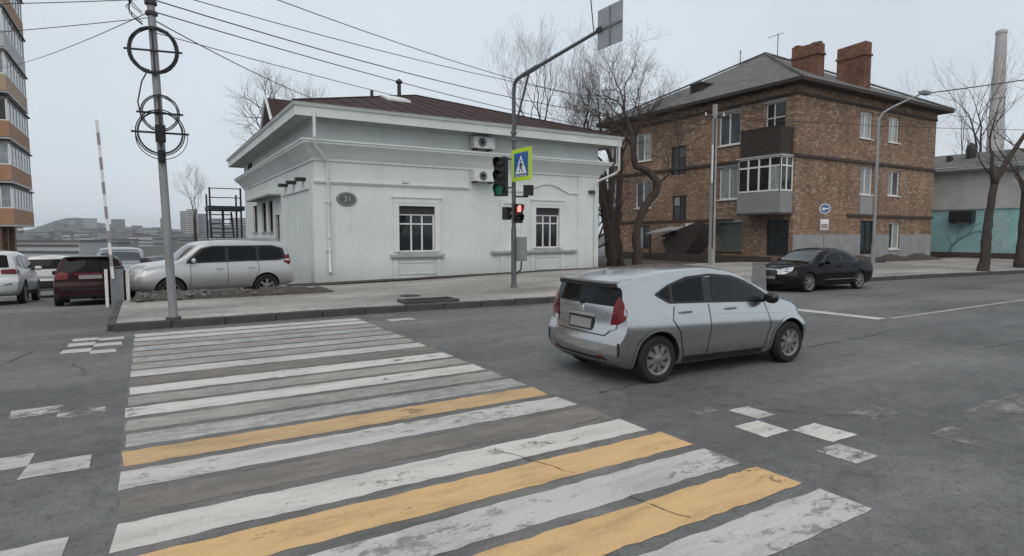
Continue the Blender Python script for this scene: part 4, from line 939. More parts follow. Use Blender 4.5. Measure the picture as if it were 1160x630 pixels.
# ------------------------------------------------------------------ street lamp, concrete post, round sign, board
t=thing('street_lamp','slim grey street lamp with slanted arm before the brick house','street lamp',(29.3,15.3,.15))
MB().tube([(0,0,0),(0,0,1.2)],.10,10).build('base','pole_grey',t); MB().tube([(0,0,1.15),(0,0,7.05),(.15,-.09,7.35),(.5,-.3,7.6),(1.7,-1.0,8.25)],[.075,.06,.052,.05,.042],10).build('shaft','pole_grey',t,smooth=True,angle=40)
MB().box((1.55,-1.18,8.2),(2.15,-.9,8.34),mtx=Matrix.Identity(4)).build('lamp_head','metal_grey',t)
t=thing('concrete_post','square weathered concrete power post beside the brick house','pole',(24.6,20.8,.15))
MB().hexa([(-.12,-.12,0),(.12,-.12,0),(.12,.12,0),(-.12,.12,0),(-.085,-.085,8.2),(.085,-.085,8.2),(.085,.085,8.2),(-.085,.085,8.2)]).build('shaft','concrete_pole',t)
MB().tube([(-.5,.2,7.6),(.5,-.2,7.6)],.04,6).build('cross_arm','metal_dark',t)
for x in (-.45,.45): MB().tube([(x,-x*.4,7.64),(x,-x*.4,7.8)],.035,8).build('insulator','white_frame',t)
MB().tube([(-.12,-.14,1.0),(-.13,-.14,4),(-.10,-.12,7.5)],.03,6).build('conduit','cable_black',t); MB().tube([(-.16,-.05,4.3),(-.16,-.05,6.2)],.05,6).build('white_sleeve','white_frame',t)
l3='thin wire crossing before the upper floors of the brick house'
wire((24.6,20.7,7.75),(31.3+6,20.2,9.0),.35,.014,l3,'wires near the brick house'); wire((24.6,20.7,7.75),(58,13.5,9.0),.25,.016,l3,'wires near the brick house'); wire((30.9,14.35,8.35),(46,8,11.2),.12,.026,'thick cable running right from the street lamp head',None); wire((24.6,20.7,7.6),(31.3,33,8.6),.2,.012,l3,'wires near the brick house')
t=thing('round_sign','round blue road sign on a thin post before the grey painted plinth','sign',(27.9,16.9,.15))
MB().tube([(0,0,0),(0,0,3.4)],.03,8).build('post','metal_grey',t)
fd=Vector((-.75,-.66,0)).normalized(); mt=Matrix.Translation(Vector((0,0,2.95))+fd*.05) @ Vector((0,0,1)).rotation_difference(fd).to_matrix().to_4x4()
MB().lathe([(0,.006),(.24,.006),(.24,-.006)],24,mt).build('disc','sign_white',t); mat('sign_faded',(.06,.13,.27),.6,var=.3,scale=8)
MB().lathe([(0,.010),(.205,.010),(.205,.0065)],24,mt).build('blue_face','sign_faded',t)
a_=MB(); 
for poly in ([(-.025,-.15),(.025,-.15),(.025,.03),(-.025,.03)],[(-.09,.03),(.09,.03),(0,.16)]): a_.face([mt @ Vector((x*math.cos(.8)-y*math.sin(.8),x*math.sin(.8)+y*math.cos(.8),.0125)) for x,y in poly])
a_.build('arrow','sign_white',t)
sd_=Vector((-fd.y,fd.x,0)); c=Vector((0,0,1.95))+fd*.04
MB().hexa([c-sd_*.18+fd*0,c+sd_*.18,c+sd_*.18+fd*.01,c-sd_*.18+fd*.01,c-sd_*.18+Vector((0,0,.5)),c+sd_*.18+Vector((0,0,.5)),c+sd_*.18+fd*.01+Vector((0,0,.5)),c-sd_*.18+fd*.01+Vector((0,0,.5))]).build('lower_plate','sign_white',t)
q=c+fd*.012; MB().hexa([q-sd_*.15+Vector((0,0,.05)),q+sd_*.15+Vector((0,0,.05)),q+sd_*.15+fd*.003+Vector((0,0,.05)),q-sd_*.15+fd*.003+Vector((0,0,.05)),q-sd_*.15+Vector((0,0,.28)),q+sd_*.15+Vector((0,0,.28)),q+sd_*.15+fd*.003+Vector((0,0,.28)),q-sd_*.15+fd*.003+Vector((0,0,.28))]).build('plate_mark','boom_red',t)
t=thing('folding_board','grey folding board standing open in the gutter ahead of the black sedan','board',(17.35,12.7,0),R(-52))
for s_ in (-1,1):
    MB().hexa([(-.24,s_*.26-.012,0),(.24,s_*.26-.012,0),(.24,s_*.26+.012,0),(-.24,s_*.26+.012,0),(-.2,s_*.03-.012,.9),(.2,s_*.03-.012,.9),(.2,s_*.03+.012,.9),(-.2,s_*.03+.012,.9)]).build('panel','board_grey',t)
MB().box((-.21,-.035,.902),(.21,.035,.92)).build('hinge','metal_dark',t)

# ------------------------------------------------------------------ bare trees
def tube_fast(mb, pts, rads, sides):
    mb.tube(pts, rads, sides, caps=False)
def grow(mb_big, mb_small, p, d, L, r, lvl, maxl, rng, up=.12, spread=.7, nseg=5, kids=(3,5), curl=.28, cut=1):
    pts=[p.copy()]; rads=[r]; q=p.copy(); dd=d.copy(); sp=[]
    for i in range(nseg):
        dd=(dd+Vector((rng.uniform(-1,1),rng.uniform(-1,1),rng.uniform(-1,1)))*curl*(.6 if lvl==0 else 1)+Vector((0,0,up))).normalized()
        q=q+dd*L/nseg; f=1-(i+1)/nseg*(.62 if lvl<maxl else .8); pts.append(q.copy()); rads.append(max(.0035,r*f)); sp.append((q.copy(),dd.copy(),rads[-1]))
    tube_fast(mb_big if lvl<=cut else mb_small, pts, rads, 7 if lvl==0 else 5 if lvl==1 else 3)
    if lvl>=maxl: return
    k=rng.randint(*kids)
    for j in range(k):
        i=min(nseg-1, int(nseg*(.25+.75*(j+rng.random())/k))); b,bd,br=sp[i]
        ax=bd.cross(Vector((rng.uniform(-1,1),rng.uniform(-1,1),rng.uniform(-1,1)))).normalized()
        nd=(Matrix.Rotation(rng.uniform(.35,spread+.35),3,ax) @ bd).normalized()
        grow(mb_big,mb_small,b,nd,L*rng.uniform(.5,.78),br*rng.uniform(.55,.8),lvl+1,maxl,rng,up,spread,max(3,nseg-1),kids,curl,cut)
    grow(mb_big,mb_small,sp[-1][0],sp[-1][1],L*.7,sp[-1][2]*.95,lvl+1,maxl,rng,up,spread,max(3,nseg-1),kids,curl,cut)
def tree(loc, label, limbs, seed, maxl=4, twigm='twig', trunk=None, group=None, kids=(3,5), up=.12, spread=.7, curl=.28, name='bare_tree', k=1.0):
    """trunk: list of (point, radius) relative to loc; limbs: (start, direction, length, radius)"""
    rng=random.Random(seed); t=thing(name,label,'tree',loc,group=group); big,small=MB(),MB()
    if trunk:
        for tr in trunk:
            P=[];Q=[]
            for (a,ra),(b,rb_) in zip(tr[:-1],tr[1:]):
                n=max(2,int((Vector(b)-Vector(a)).length/.28))
                for i in range(n):
                    w=ra+(rb_-ra)*i/n; P.append(Vector(a).lerp(Vector(b),i/n)+Vector((rng.uniform(-.12,.12)*w,rng.uniform(-.12,.12)*w,0))); Q.append(w*rng.uniform(.90,1.12))
            P.append(Vector(tr[-1][0])); Q.append(tr[-1][1]); big.tube(P,Q,10)
    for s_,d,L,r in limbs: grow(big,small,Vector(s_),Vector(d).normalized(),L*k,r,1,maxl,rng,up,spread,5,kids,curl,1)
    big.build('trunk','bark',t,smooth=True); small.build('crown',twigm,t,smooth=True)
    return t
# the S-shaped tree between the two houses
tree((21.5,22.9,.12),'gnarled bare tree with S-bent trunk before the brick house',
     [((-.25,.1,5.8),(.35,.0,1),2.6,.10),((-.3,.1,6.2),(-.75,.3,.75),2.6,.10),((-.3,.1,6.6),(-.1,.1,1),3.2,.13),((.72,-.33,4.1),(.4,.0,1),2.2,.08)],11,5,
     trunk=[[((0,0,-.1),.27),((-.03,0,.9),.22),((-.06,0,1.95),.20),((.10,-.05,2.6),.20),((.34,-.2,3.25),.20),((.80,-.45,3.95),.20),((.80,-.45,4.5),.19),((.45,-.2,4.95),.18),((-.1,.1,5.2),.17),((-.28,.12,5.8),.15),((-.3,.12,6.7),.13)]],kids=(3,5),curl=.42,spread=.95,k=.80)
tree((21.6,24.9,.12),'bare tree with several slanting trunks close behind the white house',
     [((-.9,.2,4.6),(-.3,.3,1),3.0,.13),((.55,.1,4.8),(.35,.2,1),3.2,.14),((-.95,.2,4.8),(-.9,.5,.6),2.8,.13),((-.6,.1,3.4),(-.9,.4,.75),2.8,.12),((0,.2,5.6),(.1,.1,1),3.2,.12)],23,5,
     trunk=[[((0,0,-.1),.30),((-.25,.05,1.6),.24),((-.6,.1,3.2),.20),((-.95,.2,4.8),.16)],[((.1,0,.3),.24),((.3,.1,2.2),.2),((.6,.1,5.0),.16)],[((0,.1,1.2),.2),((-.05,.2,3.6),.17),((0,.2,5.8),.14)]],kids=(3,4),curl=.42,spread=.95,k=.82)
tree((22.6,25.6,.12),'leaning bare tree with thick crossing limbs close to the brick wall',
     [((-.6,.2,3.2),(-.5,.2,1),2.6,.12),((.1,0,2.6),(.6,-.1,.8),2.2,.09),((-.9,.3,4.6),(.2,.1,1),2.8,.11),((-.4,.1,2.4),(-.9,.2,.5),2.0,.08),((-.95,.3,5.0),(-.6,.2,.8),2.4,.09)],29,5,
     trunk=[[((.2,0,-.1),.24),((.0,0,1.2),.20),((-.5,.15,3.0),.17),((-.95,.3,5.0),.12)]],kids=(3,4),curl=.45,spread=.95,k=.85)
tree((24.2,30.5,.12),'tall bare tree with upright twigs behind the brick house corner',
     [((.1,0,6.0),(.3,.1,1),3.4,.11),((-.1,0,5.6),(-.45,.1,1),3.0,.10),((0,0,6.8),(.0,-.1,1),3.4,.11)],31,5,
     trunk=[[((0,0,-.1),.25),((.1,0,3),.2),((0,0,7),.15)]],up=.22,spread=.45,kids=(3,4),k=.85)
tree((27.6,41,.12),'tall slender bare tree rising behind the grey hip roof slope',
     [((0,0,9.0),(.25,.1,1),4.2,.11),((0,0,8.4),(-.4,.1,1),3.8,.10),((.1,0,9.6),(.1,0,1),3.8,.10)],41,5,trunk=[[((0,0,-.1),.28),((.1,0,5),.2),((0,0,10),.14)]],up=.25,spread=.42,kids=(3,4),twigm='twig_far')
tree((18.9,24.4,.12),'low bent bare branch and shrub by the corner of the white house',
     [((.4,-.1,.6),(.8,-.1,.35),2.2,.10),((.9,-.1,1.0),(.9,.1,.15),2.0,.07),((.2,.1,.5),(.4,.1,1),2.6,.07)],51,4,trunk=[[((0,0,-.1),.16),((.4,-.1,.7),.13),((1.0,-.1,1.05),.10)]],kids=(3,5),name='shrub')
# trees behind the white house
tree((9.9,52.6,.0),'pale leaning bare tree behind the left side of the white house roof',
     [((-.3,0,10.4),(-.75,.2,.55),2.7,.12),((-.2,0,9.2),(-.9,0,.15),2.6,.10),((-.1,0,11),(-.4,.1,1),2.1,.09),((0,0,8.6),(-.9,0,-.05),2.0,.08)],61,4,twigm='twig_far',trunk=[[((.6,0,-.1),.4),((.3,0,6),.28),((-.3,0,11.2),.12)]],kids=(4,5))
tree((13.2,57,.0),'pale upright bare tree behind the white house roof ridge',
     [((0,0,11),(-.4,.1,1),2.3,.09),((0,0,11),(.4,0,1),2.3,.09),((0,0,11.5),(0,0,1),2.0,.09)],71,4,twigm='twig_far',trunk=[[((0,0,-.1),.35),((0,0,12),.17)]],kids=(3,5),up=.2,spread=.5)
tree((3.0,47,.0),'small bare tree behind the iron stair',[((0,0,3),(-.2,0,1),1.7,.04),((0,0,2.6),(.3,0,1),1.6,.04)],77,4,twigm='twig_far',trunk=[[((0,0,-.1),.14),((0,0,3.2),.09)]],kids=(3,5),up=.2,spread=.5)
# street trees on the right
tree((33.9,12.6,.15),'dark forked street tree on the kerb before the turquoise building',
     [((.05,-.05,5.4),(-.15,.1,1),2.0,.06),((.45,-.1,4.3),(-.6,.35,.3),1.6,.05),((1.6,-.7,6.4),(.3,-.2,1),2.2,.08),((1.5,-.7,6.3),(.9,-.4,.4),2.0,.07)],81,3,
     trunk=[[((-.05,0,-.1),.33),((0,0,.2),.24),((.12,0,1.6),.19),((.30,0,3.0),.17),((.48,-.05,4.2),.16)],[((.42,-.05,4.1),.15),((.9,-.35,5.2),.12),((1.6,-.7,6.4),.09)],[((.44,-.05,4.1),.11),((.1,-.05,4.6),.09),((.05,-.05,5.6),.07)]],kids=(3,4),spread=.8)
tree((39.0,12.9,.15),'second dark street tree farther along the kerb beyond the forked one',
     [((0,0,4.2),(-.5,.2,.8),2.2,.09),((0,0,4.4),(.4,-.2,1),2.6,.11),((0,0,3.6),(-.8,.1,.5),1.8,.06)],91,3,trunk=[[((0,0,-.1),.28),((.05,0,2),.2),((0,0,4.5),.16)]],kids=(3,4),spread=.8)
tree((66,34,.0),'thin bare tree rising behind the turquoise building roof',[((0,0,8),(-.2,0,1),4.6,.12),((0,0,8),(.3,0,1),4.6,.12),((0,0,7),(-.7,0,.6),4.0,.1)],101,4,twigm='twig_far',trunk=[[((0,0,-.1),.3),((0,0,8.5),.16)]],kids=(3,5))
tree((56,42,.0),'small bare tree top showing over the brick house eave',[((0,0,11),(-.2,0,1),4.2,.12),((0,0,11),(.3,0,1),4.2,.12)],111,4,twigm='twig_far',trunk=[[((0,0,-.1),.3),((0,0,11.5),.16)]],kids=(3,5),up=.16)
tree((78,30,.0),'tall bare tree beside the concrete chimney stack',[((0,0,9),(-.3,0,1),6,.15),((0,0,9),(.3,0,1),6,.15),((0,0,7),(-.7,0,.6),5,.12)],121,4,twigm='twig_far',trunk=[[((0,0,-.1),.35),((0,0,9.5),.2)]],kids=(3,5))

# ------------------------------------------------------------------ vehicles
def car_paint(name,col,metal=.5,rough=.32,flake=.05):
    m, nt, N, L, P = base_mat(name)
    tc=N.new('ShaderNodeTexCoord'); n=noise_node(N,L,tc.outputs['Object'],3.0,5); r=ramp_node(N,[(.3,tuple(c*.93 for c in col)),(.7,col)]); L.new(n,r.inputs['Fac'])
    # road dust low on the panels
    sx=N.new('ShaderNodeSeparateXYZ'); L.new(tc.outputs['Object'],sx.inputs[0]); mr=N.new('ShaderNodeMapRange'); mr.inputs['From Min'].default_value=.75; mr.inputs['From Max'].default_value=.15; mr.inputs['To Max'].default_value=.75 if sum(col)>.1 else .22
    L.new(sx.outputs['Z'],mr.inputs['Value']); mu=N.new('ShaderNodeMath'); mu.operation='MULTIPLY'; L.new(mr.outputs['Result'],mu.inputs[0]); L.new(noise_node(N,L,tc.outputs['Object'],5,6,.7),mu.inputs[1])
    c=mixc(N,L,mu.outputs[0],r.outputs['Color'],(.10,.095,.09)); L.new(c,P.inputs['Base Color'])
    P.inputs['Metallic'].default_value=metal; P.inputs['Roughness'].default_value=rough; P.inputs['Coat Weight'].default_value=.5 if sum(col)>.1 else .05; P.inputs['Specular IOR Level'].default_value=.5 if sum(col)>.1 else .14; P.inputs['Coat Roughness'].default_value=.08
    MATS[name]=m; return m
mat('car_glass',(.008,.009,.010),.04,var=.3,scale=2,spec=.16); mat('car_glass_light',(.02,.024,.027),.04,var=.5,scale=2.2,spec=.22)
mat('car_windshield',(.03,.034,.037),.04,var=.3,scale=2,spec=.75)
mat('gloss_black',(.010,.010,.011),.2,var=.1); mat('matt_black',(.015,.015,.016),.7,var=.2); mat('chrome',(.55,.56,.57),.18,.9,var=.05); mat('rim_silver',(.22,.223,.226),.4,.6,var=.12,scale=9)
mat('lens_red',(.13,.006,.010),.12,var=.3,scale=12,coat=.25,spec=.3); mat('lens_clear',(.42,.43,.44),.12,var=.15,scale=12,coat=.8); mat('number_plate',(.22,.22,.215),.5,var=.08,scale=20)
def round_poly(pts, r=.03, n=4):
    out=[]; k=len(pts)
    for i in range(k):
        p=Vector(pts[i]); a=Vector(pts[i-1])-p; b=Vector(pts[(i+1)%k])-p; rr=min(r,a.length*.45,b.length*.45); p0=p+a.normalized()*rr; p1=p+b.normalized()*rr
        for j in range(n+1):
            t_=j/n; out.append(p0.lerp(p,t_).lerp(p.lerp(p1,t_),t_))
    return out
def inside(pt, poly):
    c=False; x,y=pt; n=len(poly)
    for i in range(n):
        x0,y0=poly[i]; x1,y1=poly[i-1]
        if (y0>y)!=(y1>y) and x<(x1-x0)*(y-y0)/(y1-y0)+x0: c=not c
    return c
class Car:
    def __init__(s, name, label, spec, paint, loc, heading, z=0.0):
        s.sp=spec; s.L=spec['L']; s.t=thing(name,label,'car',(loc[0],loc[1],z),heading); s.cx=spec['rear_axle']+spec['wb']/2; s.paint=paint
        s.make_body()
    def make_body(s):
        sp=s.sp; top=pchip(sp['top']); belt=pchip(sp['belt']); sill=pchip(sp['sill']); XR=pchip(sp['rear']); XF=pchip(sp['front']); plan=pchip(sp['plan']); rw=pchip(sp['roofw'])
        x0,x1=sp['top'][0][0],sp['top'][-1][0]; prof=pchip(sp.get('prof',[(0,.87),(.12,.938),(.36,.988),(.54,1.0),(.74,.985),(.9,.955),(1,.925)])); crown=sp.get('crown',.04); rb,fb=sp.get('bulge',(.16,.28)); ins=sp.get('inset',.10)
        NS,NB,NG,NQ=64,12,10,14
        ss=[.5-.5*math.cos(math.pi*i/NS)*(.35+.65*abs(math.cos(math.pi*i/NS))**.0) for i in range(NS+1)]
        ss=[(.6*i/NS+.4*(.5-.5*math.cos(math.pi*i/NS))) for i in range(NS+1)]
        def pt(si,k,q):
            s_=ss[si]; xt=x0+(x1-x0)*s_; zt=top(xt); zb=min(belt(xt),zt-.025); zs=sill(xt); w=plan(s_)
            if k<=NB: a=k/NB; z=zs+(zb-zs)*a; wd=w*prof(a)
            else:
                a=(k-NB)/NG; a=1-(1-a)**1.25; z=zb+(zt-zb)*a; wb=w*prof(1); wr=min(wb,rw(s_)); hh=min(1,(zt-zb)/.25)
                wd=wb+(wr-wb)*a*(.35+.65*hh if True else 1); e=max(0,(a-.72)/.28); wd-=ins*(1-math.sqrt(max(0,1-e*e)))*(.5+.5*hh)
            if k==NB+NG: z+=crown*(1-q*q)*(1 if True else 0)
            if k==0: wd*=1
            xa,xb=XR(z if k<NB+NG else min(z,top(xt))),XF(min(z,sp['front'][-1][0]))
            if z>sp['rear'][-1][0]: xa=x0
            x=xa+(xb-xa)*s_
            aq=abs(q)
            x+=rb*(aq**2.6)*max(0,1-s_/.13)**2; x-=fb*(aq**2.4)*max(0,1-(1-s_)/.2)**2
            return Vector((x-s.cx,q*wd,z))
        V={}; bm=bmesh.new()
        def vv(i,k,j):
            key=(i,k,j)
            if key not in V: V[key]=bm.verts.new(pt(i,k,-1+2*j/NQ))
            return V[key]
        K=NB+NG
        def quad(*a):
            try: bm.faces.new([vv(*q) for q in a])
            except ValueError: pass
        for i in range(NS):
            for k in range(K):
                quad((i,k,0),(i,k+1,0),(i+1,k+1,0),(i+1,k,0)); quad((i,k,NQ),(i+1,k,NQ),(i+1,k+1,NQ),(i,k+1,NQ))
            for j in range(NQ):
                quad((i,K,j),(i,K,j+1),(i+1,K,j+1),(i+1,K,j)); quad((i,0,j),(i+1,0,j),(i+1,0,j+1),(i,0,j+1))
        for k in range(K):
            for j in range(NQ):
                quad((0,k,j),(0,k,j+1),(0,k+1,j+1),(0,k+1,j)); quad((NS,k,j),(NS,k+1,j),(NS,k+1,j+1),(NS,k,j+1))
        bmesh.ops.recalc_face_normals(bm,faces=bm.faces)
        me=bpy.data.meshes.new('body'); bm.to_mesh(me); me.materials.append(M(s.paint)); me.materials.append(M('matt_black'))
        s.bvh=BVHTree.FromBMesh(bm); bm.free()
        o=bpy.data.objects.new('body',me); COL.objects.link(o)
        # wheel arches cut through
        r=sp['wr']+sp.get('gap',.055); cut=MB(); hw=sp['plan'][len(sp['plan'])//2][1]
        for ax in (sp['rear_axle'],sp['rear_axle']+sp['wb']):
            for sg in (-1,1):
                mt=Matrix.Translation((ax-s.cx,sg*(hw-.12),sp['wr'])) @ Matrix.Rotation(R(90),4,'X'); cut.lathe([(r,-.22),(r,.22)],32,mt,mi=0)
        cm=cut.mesh('cutter','matt_black'); co=bpy.data.objects.new('cutter',cm); COL.objects.link(co)
        bo=o.modifiers.new('b','BOOLEAN'); bo.operation='DIFFERENCE'; bo.object=co; bo.solver='EXACT'
        try: bo.material_mode='TRANSFER'
        except Exception: pass
        dg=bpy.context.evaluated_depsgraph_get(); dg.update(); nm=bpy.data.meshes.new_from_object(o.evaluated_get(dg)); o.modifiers.clear(); o.data=nm; nm.name='body'
        bpy.data.objects.remove(co); sharpen(nm,sp.get('sharp',38)); o.parent=s.t; s.body=o
    def hit(s, a, z, d, off):
        """project (a, z) along horizontal direction d (towards the car) on to the body"""
        e=Vector((-d.y,d.x,0)); o=e*a+Vector((0,0,z))-d*6; loc,nrm,_,_=s.bvh.ray_cast(o,d,12)
        if loc is None: return None
        return loc-d*off
    def patch(s, name, outline, d, m, off=.006, r=.03, parent=None, step=.07, thick=True):
        d=Vector(d).normalized(); P=[tuple(p) for p in round_poly(outline,r)]
        # densify outline
        Q=[]
        for i in range(len(P)):
            a,b=Vector(P[i]),Vector(P[(i+1)%len(P)]); n=max(1,int((b-a).length/step))
            for k in range(n): Q.append(a.lerp(b,k/n))
        P2=[]
        for q in Q:
            if not P2 or (q-P2[-1]).length>1e-4: P2.append(q)
        xs=[p.x for p in P2]; zs=[p.y for p in P2]; tpl=[(p.x,p.y) for p in P2]; pts=list(P2); nb=len(pts)
        x=min(xs)+step
        while x<max(xs):
            z=min(zs)+step
            while z<max(zs):
                if inside((x,z),tpl) and min((Vector((x,z))-p).length for p in P2)>step*.4: pts.append(Vector((x,z)))
                z+=step
            x+=step
        v2,ed,fc,_,_,_=geometry.delaunay_2d_cdt(pts,[(i,(i+1)%nb) for i in range(nb)],[],1,1e-5)
        mb=MB(); last=None; ok=[]
        for q in v2:
            h=s.hit(q.x,q.y,d,off); ok.append(h is not None); mb.v.append(tuple(h if h else (0,0,0)))
        for f in fc:
            if all(ok[i] for i in f): mb.f.append(tuple(f)); mb.mi.append(0)
        o=mb.build(name,m,parent or s.t,smooth=True); bm=bmesh.new(); bm.from_mesh(o.data); bmesh.ops.recalc_face_normals(bm,faces=bm.faces)
        for f in bm.faces:
            if f.normal.dot(d)>0: f.normal_flip()
        bm.to_mesh(o.data); bm.free(); return o
    def seam(s, name, line, d, w=.009, m='matt_black', off=.0075, parent=None, closed=False, step=.05):
        d=Vector(d).normalized(); P=[Vector(p) for p in line]; 
        if closed: P=[Vector(p) for p in round_poly(line,.05)]; P.append(P[0])
        Q=[]
        for a,b in zip(P[:-1],P[1:]):
            n=max(1,int((b-a).length/step)); Q+=[a.lerp(b,k/n) for k in range(n)]
        Q.append(P[-1]); mb=MB(); prev=None
        for i,q in enumerate(Q):
            t_=(Q[min(i+1,len(Q)-1)]-Q[max(i-1,0)]); 
            if t_.length<1e-6: continue
            n=Vector((-t_.y,t_.x)).normalized()*w*.5; A,B=s.hit(q.x-n.x,q.y-n.y,d,off),s.hit(q.x+n.x,q.y+n.y,d,off)
            if A is None or B is None: prev=None; continue
            if prev: mb.face([prev[0],A,B,prev[1]])
            prev=(A,B)
        return mb.build(name,m,parent or s.t,smooth=True)
    def wheels(s, spokes=8, style='spoke', rimm='rim_silver'):
        sp=s.sp; r=sp['wr']; w=.20; hw=sp['plan'][len(sp['plan'])//2][1]; rr=r*sp.get('rimf',.70)
        tp=[(rr,-w/2+.01),(rr+.02,-w/2),(r-.03,-w/2+.005),(r-.008,-w/2+.03),(r,-w/2+.06),(r,w/2-.06),(r-.008,w/2-.03),(r-.03,w/2-.005),(rr+.02,w/2),(rr,w/2-.01)]
        tyre=MB().lathe(tp,32,closed=True).mesh('tyre','black_rubber',True,40)
        rim=MB().lathe([(rr,w/2-.012),(rr+.012,w/2-.004),(rr-.02,w/2-.02),(rr-.03,w/2-.06),(rr-.03,-w/2+.02),(rr,-w/2+.012)],32,caps=False)
        for k in range(spokes):
            a=2*math.pi*k/spokes; tw=.0 if style!='turbine' else .25; ca=lambda q:(math.cos(q),math.sin(q)); p0,p1=r*.10,rr-.012; wa,wb=(.030,.045) if spokes>6 else (.045,.05)
            i0,o0=ca(a),ca(a+tw); n0=(-i0[1],i0[0]); n1=(-o0[1],o0[0])
            def P(c,n,rad,wd,z): return (c[0]*rad+n[0]*wd,c[1]*rad+n[1]*wd,z)
            rim.hexa([P(i0,n0,p0,-wa,.03),P(o0,n1,p1,-wb,.03),P(o0,n1,p1,wb,.03),P(i0,n0,p0,wa,.03),P(i0,n0,p0,-wa*.8,w/2-.012),P(o0,n1,p1,-wb*.8,w/2-.022),P(o0,n1,p1,wb*.8,w/2-.022),P(i0,n0,p0,wa*.8,w/2-.012)])
        rim.lathe([(r*.2,.02),(r*.2,w/2-.012),(r*.15,w/2-.004),(0,w/2-.002)],20); rm=rim.mesh('rim',rimm,True,35)
        back=MB().lathe([(rr-.025,.0),(0,.0)],24).mesh('brake_disc','matt_black')
        for ax in (sp['rear_axle'],sp['rear_axle']+sp['wb']):
            for sg in (-1,1):
                o=bpy.data.objects.new('wheel',tyre if False else None); COL.objects.link(o); o.parent=s.t; o.location=(ax-s.cx,sg*(hw-.115),r); o.rotation_euler=(R(-90)*sg,random.uniform(0,1),0); o.empty_display_size=.1
                for nm,me in (('tyre',tyre),('rim',rm),('brake_disc',back)):
                    c=bpy.data.objects.new(nm,me); COL.objects.link(c); c.parent=o
    def box(s, name, a, b, m, parent=None, bev=.0):
        mb=MB().box((a[0]-s.cx,a[1],a[2]),(b[0]-s.cx,b[1],b[2])); o=mb.build(name,m,parent or s.t)
        if bev:
            bm=bmesh.new(); bm.from_mesh(o.data); bmesh.ops.bevel(bm,geom=bm.edges,offset=bev,segments=2,affect='EDGES'); bm.to_mesh(o.data); bm.free(); sharpen(o.data,50)
        return o
    def side(s, name, outline, m, off=.006, r=.03, both=True, parent=None):
        out=[]
        for sg in (1,-1):
            d=Vector((0,-sg,0)); e=1 if sg==1 else -1      # hit(): e=(-d.y,d.x) -> +x for sg=1, -x for sg=-1
            ol=[((x-s.cx)*e,z) for x,z in outline]; out.append(s.patch(name,ol,d,m,off,r,parent))
        return out
    def side_seam(s, name, line, w=.009, closed=False, m='matt_black'):
        for sg in (1,-1):
            e=1 if sg==1 else -1; s.seam(name,[((x-s.cx)*e,z) for x,z in line],Vector((0,-sg,0)),w,m,closed=closed)
    def rear(s, name, outline, m, off=.006, r=.03, parent=None): return s.patch(name,[(y,z) for y,z in outline],Vector((1,0,0)),m,off,r,parent)
    def front(s, name, outline, m, off=.006, r=.03, parent=None): return s.patch(name,[(y,z) for y,z in outline],Vector((-1,0,0)),m,off,r,parent)
    def corner(s, name, outline, m, which='rear', ang=45, off=.006, r=.03, shift=0.0):
        """outline in (a,z): a runs from the centre line outwards round the corner; origin at car centre"""
        out=[]
        for sg in (1,-1):
            dx=1 if which=='rear' else -1; d=Vector((dx*math.cos(R(ang)),-sg*math.sin(R(ang)),0)); e=Vector((-d.y,d.x,0))
            # position along e of a reference: the body corner
            ref=Vector(((0 if which=='rear' else s.L)-s.cx, sg*s.sp['plan'][len(s.sp['plan'])//2][1],0)); a0=ref.dot(e); sgn=1 if (Vector((0,sg,0)).dot(e)>0) else -1
            out.append(s.patch(name,[(a0+sgn*(a+shift),z) for a,z in outline],d,m,off,r))
        return out
    def mirrors(s, x, z, m=None, y=None):
        hw=y or s.sp['plan'][len(s.sp['plan'])//2][1]
        for sg in (1,-1):
            mb=MB().lathe([(0,-.10),(.055,-.09),(.075,-.04),(.075,.05),(.05,.095),(0,.10)],12,Matrix.Translation((x-s.cx,sg*(hw+.06),z)) @ Matrix.Rotation(R(90),4,'X') @ Matrix.Scale(.8,4,(1,0,0)))
            mb.build('mirror',m or s.paint,s.t,smooth=True,angle=60); MB().tube([(x-s.cx+.02,sg*(hw-.10),z-.05),(x-s.cx,sg*(hw+.02),z-.02)],.025,6).build('mirror_arm','matt_black',s.t)

# --- silver hatchback in the middle of the street
car_paint('paint_silver',(.52,.525,.53),.95,.20)
aqua=dict(L=4.06,rear_axle=.70,wb=2.55,wr=.308,rimf=.63,
 top=[(.16,1.27),(.5,1.34),(1.1,1.41),(1.7,1.43),(2.2,1.375),(2.7,1.17),(3.12,.965),(3.4,.90),(3.72,.80),(3.93,.68)],
 belt=[(.2,1.02),(1.0,.985),(2,.945),(2.9,.895),(3.35,.80),(3.93,.62)],sill=[(0,.25),(.5,.20),(3.4,.19),(4.06,.22)],
 rear=[(.2,.16),(.27,.05),(.38,.0),(.55,.0),(.63,.045),(.74,.085),(.98,.095),(1.15,.135),(1.27,.16)],front=[(.2,3.97),(.33,4.05),(.52,4.06),(.62,4.03),(.70,3.94)],
 plan=[(0,.838),(.06,.845),(.2,.8475),(.5,.8475),(.8,.84),(.93,.80),(1,.70)],roofw=[(0,.71),(.1,.70),(.4,.68),(.6,.68),(.75,.72),(1,.66)],crown=.035,bulge=(.085,.30),prof=[(0,.875),(.1,.932),(.28,.965),(.44,.974),(.56,1.0),(.66,1.0),(.80,.972),(1,.925)])
a=Car('silver_hatchback','silver five door hatchback driving across the street past the crossing',aqua,'paint_silver',(6.82,6.22),R(-2.5))
a.wheels(8,'turbine')
a.side('window_trim',[(.66,1.13),(.90,1.005),(1.5,.985),(2.3,.955),(2.95,.925),(2.82,1.03),(2.46,1.225),(2.14,1.325),(1.70,1.365),(1.25,1.34),(.92,1.25)],'gloss_black',.005,.04)
a.side('window',[(.98,1.03),(1.52,1.01),(1.52,1.33),(1.27,1.31),(.98,1.235)],'car_glass',.009,.03)
